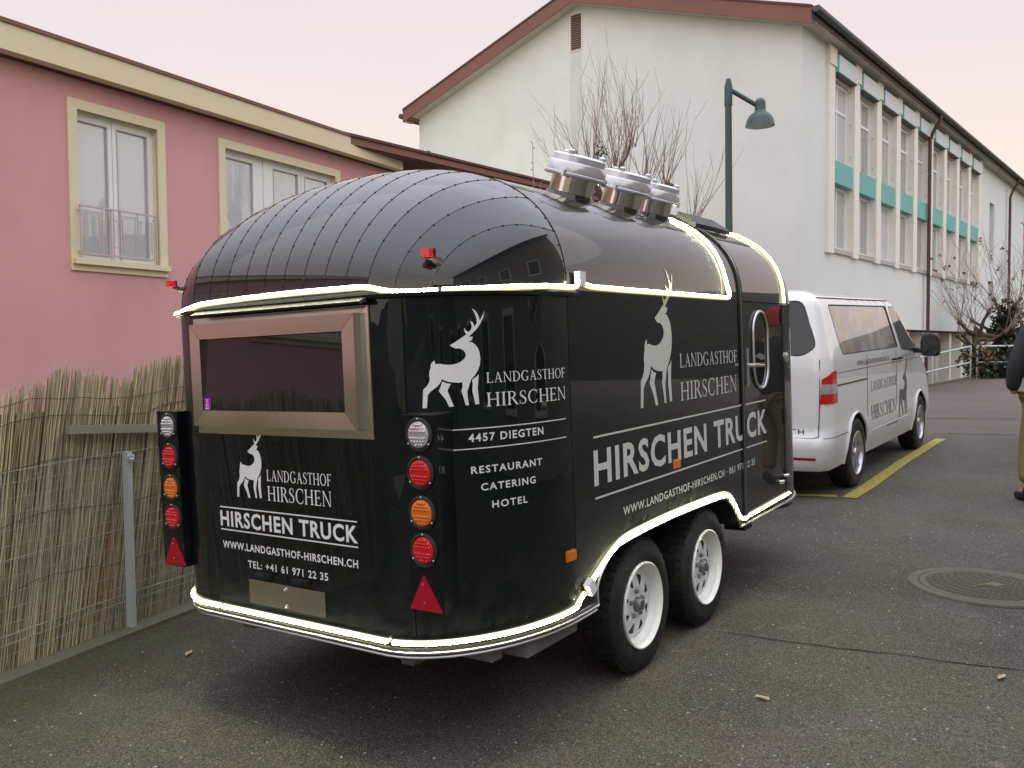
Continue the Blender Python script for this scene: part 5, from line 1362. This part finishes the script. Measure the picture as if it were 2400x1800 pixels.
# kerb under the railings
mb = MB()
for a, b in zip([(10.1, 23.6), (12.6, 26.5), (14.35, 27.0)], [(12.6, 26.5), (14.35, 27.0), (40, 28.5)]):
    za_, zb_ = gz(*a), gz(*b); d = (Vector(b) - Vector(a)).normalized(); nn = Vector((-d.y, d.x)) * .2
    mb.add([(a[0], a[1], -1.3), (b[0], b[1], -1.3), (b[0], b[1], zb_ + .05), (a[0], a[1], za_ + .05), (a[0] + nn.x, a[1] + nn.y, -1.3), (b[0] + nn.x, b[1] + nn.y, -1.3), (b[0] + nn.x, b[1] + nn.y, zb_ + .05), (a[0] + nn.x, a[1] + nn.y, za_ + .05)], [(0, 1, 2, 3), (3, 2, 6, 7), (5, 4, 7, 6)])
struct(mb.build('retaining_kerb', M_['concrete']))
# ---- reed fence
FD = Vector((.413, .911)).normalized(); fo = Vector((-2.434, 4.034)); fn = Vector((FD.y, -FD.x))
FM = fr2(fo.x, fo.y, FD); FM[2][3] = -.09
RF = thing('reed_fence', 'dry brown reed screen behind galvanised wire mesh along the left kerb', 'fence', mw=FM)
mb = MB(); rr = random.Random(5)
def ftop(t): return 1.385 + .02 * math.sin(t * 3.1 + 1) + .03 * math.sin(t * 8.3) + (-.05 if -.2 < t < .12 else 0) + (.07 if .62 < t < 1.15 else 0)
def zgf(t):
    p = fo + FD * t; return gz(p.x, p.y) + .09
t = -3.5; k = 0
while t < 6.5:
    for layer in range(3):
        x = t + rr.uniform(-.006, .006); r = rr.uniform(.0020, .0044); y = .012 + layer * .012 + rr.uniform(-.004, .004)
        H = ftop(x) + rr.gauss(0, .009) - (rr.uniform(.0, .25) if rr.random() < .25 else 0) - layer * .02; z0 = zgf(x) + .02
        lean = .19 + .05 * math.sin(x * 2.3) + rr.gauss(0, .02); bw = rr.gauss(0, .008)
        P = [V(x, y, z0), V(x + lean * .5 + bw, y + rr.uniform(-.004, .004), z0 + H * .5), V(x + lean, y + rr.uniform(-.006, .006), z0 + H - 0)]
        o = len(mb.v); mb.tube(P, [r, r, r * .6], 4, True); mb.tone += [rr.random()] * (len(mb.v) - o)
    t += .0058 if t < 2.2 else .014
stuff(mb.build('reeds', M_['reed'], RF))
mb = MB()
# backing layer of darker reeds so that no light shows through
mb.box(-3.5, 6.5, .055, .07, -.05, 1.26); mb.tone = [.05] * 8; mb.build('reed_backing', M_['reed'], RF)
M_['wire'] = mat('galvanised_wire', (.44, .44, .39), .5, .2); M_['rustwire'] = mat('binding_wire', (.07, .055, .035), .7)
mb = MB()
for hz_ in [.10 + .05 * i for i in range(4)] + [.32 + .075 * i for i in range(9)]:
    mb.tube([V(x / 5 - 3.5, -.012, zgf(x / 5 - 3.5) + hz_ + rr.gauss(0, .0015)) for x in range(0, 51)], .0014, 3, False)
x = -3.5
while x < 6.5: mb.tube([(x, -.012, zgf(x) + .05), (x, -.012, zgf(x) + .98)], .0013, 3, False); x += .062
stuff(mb.build('wire_mesh', M_['wire'], RF))
for hz_ in (.16, .20, .56, .98): MB().tube([V(x / 5 - 3.5, -.016, zgf(x / 5 - 3.5) + hz_ + .006 * math.sin(x)) for x in range(0, 51)], .0022, 4, False).build('tension_wire', M_['wire'], RF)
for hz_ in (1.20, 1.29, .98, .72, .4):
    MB().tube([V(x / 10 - 3.5, .000 + rr.gauss(0, .002), zgf(x / 10 - 3.5) + hz_ + .02 * math.sin(x * .7) + rr.gauss(0, .004)) for x in range(0, 101)], .0018, 3, False).build('binding_wire', M_['rustwire'], RF)
po = MB().box(.720, .751, -.058, -.018, 0, .985, lambda p: p + V(0, 0, zgf(.72))).build('fence_post', M_['galv'], RF)
MB().lathe([(.020, 0), (.022, .012), (.010, .014), (.0, .008)], 12, lambda p: V(.7345 + p.x, -.061 - p.z, zgf(.72) + .955 + p.y)).build('post_bolt', M_['galv'], po)
for xx in (-1.9, 3.3, 5.9): MB().box(xx, xx + .035, -.060, -.018, 0, .985, lambda p: p + V(0, 0, zgf(xx))).build('fence_post', M_['galv'], RF)
MB().box(.375, 1.9, -.050, -.020, 1.145, 1.188, lambda p: p + V(0, 0, - (p.x - .375) * .075)).build('rail_board', M_['wood_grey'], RF)

# ================================================================== person at the right edge
PX, PY = 4.76, 7.68
PZ = gz(PX, PY)
PER = None
def skin(name, verts, edges, radii, m, parent=None, root=0, lv=2):
    me = bpy.data.meshes.new(name); me.from_pydata([tuple(v) for v in verts], edges, []); me.update()
    o = bpy.data.objects.new(name, me); C.objects.link(o)
    sk = o.modifiers.new('s', 'SKIN'); sk.use_smooth_shade = True
    if not me.skin_vertices: me.skin_vertices.new()
    for i, r in enumerate(radii):
        me.skin_vertices[0].data[i].radius = r if isinstance(r, tuple) else (r, r); me.skin_vertices[0].data[i].use_root = (i == root)
    su = o.modifiers.new('u', 'SUBSURF'); su.levels = lv; su.render_levels = lv
    dg = bpy.context.evaluated_depsgraph_get(); dg.update()
    nm = bpy.data.meshes.new_from_object(o.evaluated_get(dg)); o.modifiers.clear(); o.data = nm; nm.name = name
    nm.materials.clear(); nm.materials.append(m); nm.polygons.foreach_set('use_smooth', [True] * len(nm.polygons))
    if parent: o.parent = parent
    return o
M_['skin'] = mat('skin', (.45, .26, .19), .5, Subsurface_Weight=.1); M_['jacket'] = mat('charcoal_jacket', (.022, .022, .026), .75); M_['khaki'] = mat('khaki_trousers', (.22, .16, .075), .85)
M_['boot'] = mat('black_boots', (.012, .012, .012), .5); M_['cap'] = M_['cap']; M_['redwool'] = mat('red_knit_hat', (.55, .012, .03), .85)
# body: pelvis 0, chest, neck, head ... facing away from the camera (+y)
bv = [(0, 0, .96), (0, .0, 1.18), (0, -.02, 1.42), (0, 0, 1.55), (-.03, .02, 1.66), (-.05, .03, 1.74),
      (.19, 0, 1.47), (.25, .02, 1.18), (.24, .12, .95), (-.19, 0, 1.47), (-.25, .02, 1.18), (-.24, .12, .95),
      (.10, 0, .90), (.11, .03, .52), (.12, -.02, .10), (-.10, 0, .90), (-.13, .05, .52), (-.17, .0, .10), (.12, .12, .04), (-.17, .14, .04)]
be = [(0, 1), (1, 2), (2, 3), (3, 4), (4, 5), (2, 6), (6, 7), (7, 8), (2, 9), (9, 10), (10, 11), (0, 12), (12, 13), (13, 14), (0, 15), (15, 16), (16, 17), (14, 18), (17, 19)]
br = [.14, .13, .14, .055, .085, .075, .055, .045, .032, .055, .045, .032, .085, .06, .042, .085, .06, .042, .035, .035]
PER = skin('person', bv, be, br, M_['skin']); PER.location = (PX, PY, PZ)
tag(PER, 'person seen from behind in dark jacket, khaki trousers and red hat', 'person')
jv = [(0, 0, .92), (0, 0, 1.10), (0, -.01, 1.30), (0, 0, 1.48), (0, .01, 1.55), (.19, 0, 1.49), (.27, .02, 1.20), (.25, .11, .98), (-.19, 0, 1.49), (-.28, .02, 1.20), (-.26, .10, .98)]
je = [(0, 1), (1, 2), (2, 3), (3, 4), (3, 5), (5, 6), (6, 7), (3, 8), (8, 9), (9, 10)]
skin('jacket', jv, je, [(.20, .15), (.20, .155), (.21, .16), (.17, .12), .085, .09, .078, .06, .09, .078, .06], M_['jacket'], PER)
skin('trousers', [(0, 0, .98), (.10, 0, .88), (.115, .03, .50), (.12, -.02, .15), (-.10, 0, .88), (-.135, .05, .50), (-.17, .0, .15)], [(0, 1), (1, 2), (2, 3), (0, 4), (4, 5), (5, 6)], [.15, .115, .085, .075, .115, .085, .075], M_['khaki'], PER)
for x, y in ((.12, -.02), (-.17, 0)):
    skin('boot', [(x, y - .03, .16), (x, y - .03, .06), (x, y + .08, .045), (x, y + .17, .04)], [(0, 1), (1, 2), (2, 3)], [.055, .055, .05, .04], M_['boot'], PER, lv=1)
MB().lathe([(.108, -.06), (.116, -.055), (.116, .0), (.112, .05), (.09, .10), (.05, .13), (0, .14)], 20, lambda p: V(p.x - .055, .025 + p.y, 1.735 + p.z)).build('knit_hat', M_['redwool'], PER, smooth=True)
b = MB()
def jb(x, z, off): return V(x, -.163 - .3 * (x * x) * 0 - off, z)
for (x0, x1, z, h) in ((-.16, -.02, 1.33, .02), (-.19, .10, 1.295, .006), (-.15, .08, 1.275, .006)): b.box(x0, x1, -.178, -.172, z, z + h)
lg = sheet([[(-.18, 1.335), (-.12, 1.37), (-.02, 1.40), (.06, 1.37), (.02, 1.35), (-.10, 1.345)]], lambda x, z: V(x, -.176, z), .1, .1, b)
b.build('back_print', M_['decal'], PER)
# ================================================================== fallen leaves and chips
M_['leafdry'] = mat('dry_leaf', (.42, .33, .19), .8)
spots = [(2.08, 3.64, 'pale dry leaf on the asphalt nearest the bottom right corner'), (1.0, 3.44, 'curled dry leaf on the asphalt right of the rear tyre'), (-1.62, 4.25, 'small dry leaf beside the mossy kerb, left of the trailer')]
for i, (x, y, lb) in enumerate(spots):
    o = MB(); n = 8; rot = rnd.uniform(0, 6)
    pts = [V(math.cos(2 * PI * k / n) * .028 * (1 + .4 * (k % 2)), math.sin(2 * PI * k / n) * .013, .004 + .008 * abs(math.sin(k * 1.3))) for k in range(n)]
    o.add([V(0, 0, .004)] + pts, [(0, 1 + k, 1 + (k + 1) % n) for k in range(n)])
    ob = o.build('fallen_leaf', M_['leafdry']); ob.location = (x, y, gz(x, y) + .003); ob.rotation_euler = (0, 0, rot)
    tag(ob, lb, 'leaf', 'dry leaves on the asphalt')
M_['chip'] = mat('stone_chip', (.42, .40, .35), .8)
mb = MB()
for _ in range(900):
    a = rnd.uniform(.3, 9) ; x = rnd.uniform(-2.3, 5.5); y = rnd.uniform(1.8, 8.5)
    if x < -1.9 and y > 3.6: continue
    s = rnd.uniform(.003, .0078); z = gz(x, y)
    vs = [V(x + s * rnd.uniform(.6, 1.2) * math.cos(t_), y + s * math.sin(t_), z) for t_ in (0, 1.6, 3.2, 4.7)] + [V(x, y, z + s * .7)]
    mb.add(vs, [(0, 1, 4), (1, 2, 4), (2, 3, 4), (3, 0, 4)])
o = stuff(mb.build('loose_grit', M_['chip'])); o['label'] = 'pale loose grit scattered over the asphalt'; o['category'] = 'grit'
# ================================================================== surroundings mirrored in the paint
M_['olive'] = m_plaster('olive_render', (.29, .295, .22), (.8, .8, .7), .4); M_['tile'] = m_plaster('dark_tiles', (.07, .05, .045), (.8, .8, .8), .4)
def house(x, y, yaw, L, W, H, RHh, m, label, cat='house'):
    t = thing('neighbour_house', label, cat, mw=frame(x, y, gz(min(max(x, -20), 20), min(y, 25)) - .2, yaw)); hl, hw_ = L / 2, W / 2
    MB().prism([(-hw_, 0), (hw_, 0), (hw_, H), (0, H + RHh), (-hw_, H)], 1, -hl, hl).build('wall', m, t)
    for sg in (-1, 1):
        A = [V(0, -hl - .4, H + RHh + .1), V(0, hl + .4, H + RHh + .1), V(sg * (hw_ + .5), hl + .4, H - .2), V(sg * (hw_ + .5), -hl - .4, H - .2)]
        MB().add(A + [p + V(0, 0, .16) for p in A], [(0, 1, 2, 3), (7, 6, 5, 4), (0, 4, 5, 1), (1, 5, 6, 2), (2, 6, 7, 3), (3, 7, 4, 0)]).build('roof', M_['tile'], t)
    for sg in (-1, 1):
        for k in range(int(L // 3)):
            for z in ([1.0] if H < 4 else [1.0, 3.8]):
                yy = -hl + 1.6 + 3 * k; w0 = MB().box(sg * hw_ - .04, sg * hw_ + .04, yy - .6, yy + .6, z, z + 1.4).build('window', M_['frame_w'], t); MB().box(sg * hw_ - .05, sg * hw_ + .05, yy - .5, yy + .5, z + .1, z + 1.3).build('pane', M_['pane_dark'], w0)
    return t
house(13.2, -1.8, math.radians(0), 17, 11, 7.6, 3.0, M_['olive'], 'olive rendered house with dark tiled roof right of the camera')
house(9, -17, math.radians(70), 14, 9, 4.0, 2.4, M_['olive'], 'olive bungalow with dark roof behind the camera')
house(-11, -16, math.radians(10), 12, 9, 4.0, 2.8, M_['cream'], 'cream house with dark roof behind and left of the camera')
def m_wood():
    m = mat('wooded_hill', (.03, .035, .02), .95); q = NB(m); n = q.noise(.35, 6, .7); q.col(q.mix(n, (.018, .022, .012), (.07, .065, .045))); q.bump(n, 1, 1.5); return m
M_['hill'] = m_wood()
mb = MB(); vs = []; fs = []; n = 130; rings = 7; hr = random.Random(3)
hh = [hr.random() for _ in range(n + 1)]
for i in range(n + 1):
    az = math.radians(33.5 + 276 * i / n); base = (11 if i < 40 else 0) + 17 + 9 * math.sin(i * .11) + 5 * math.sin(i * .29 + 1); 
    for j in range(rings):
        k = j / (rings - 1); R_ = 85 + 95 * k; z = -1.3 + base * .62 * math.sin(k * PI / 2) + (hh[i] * 1.6 if j else 0) + (hr.random() * 1.2 if j else 0); z *= min(1, i / 3 + .3, (n - i) / 8 + .05)
        vs.append(V(math.sin(az) * R_, math.cos(az) * R_, z))
for i in range(n):
    for j in range(rings - 1): fs.append((i * rings + j, i * rings + j + 1, (i + 1) * rings + j + 1, (i + 1) * rings + j))
struct(mb.add(vs, fs).build('hills', M_['hill']))
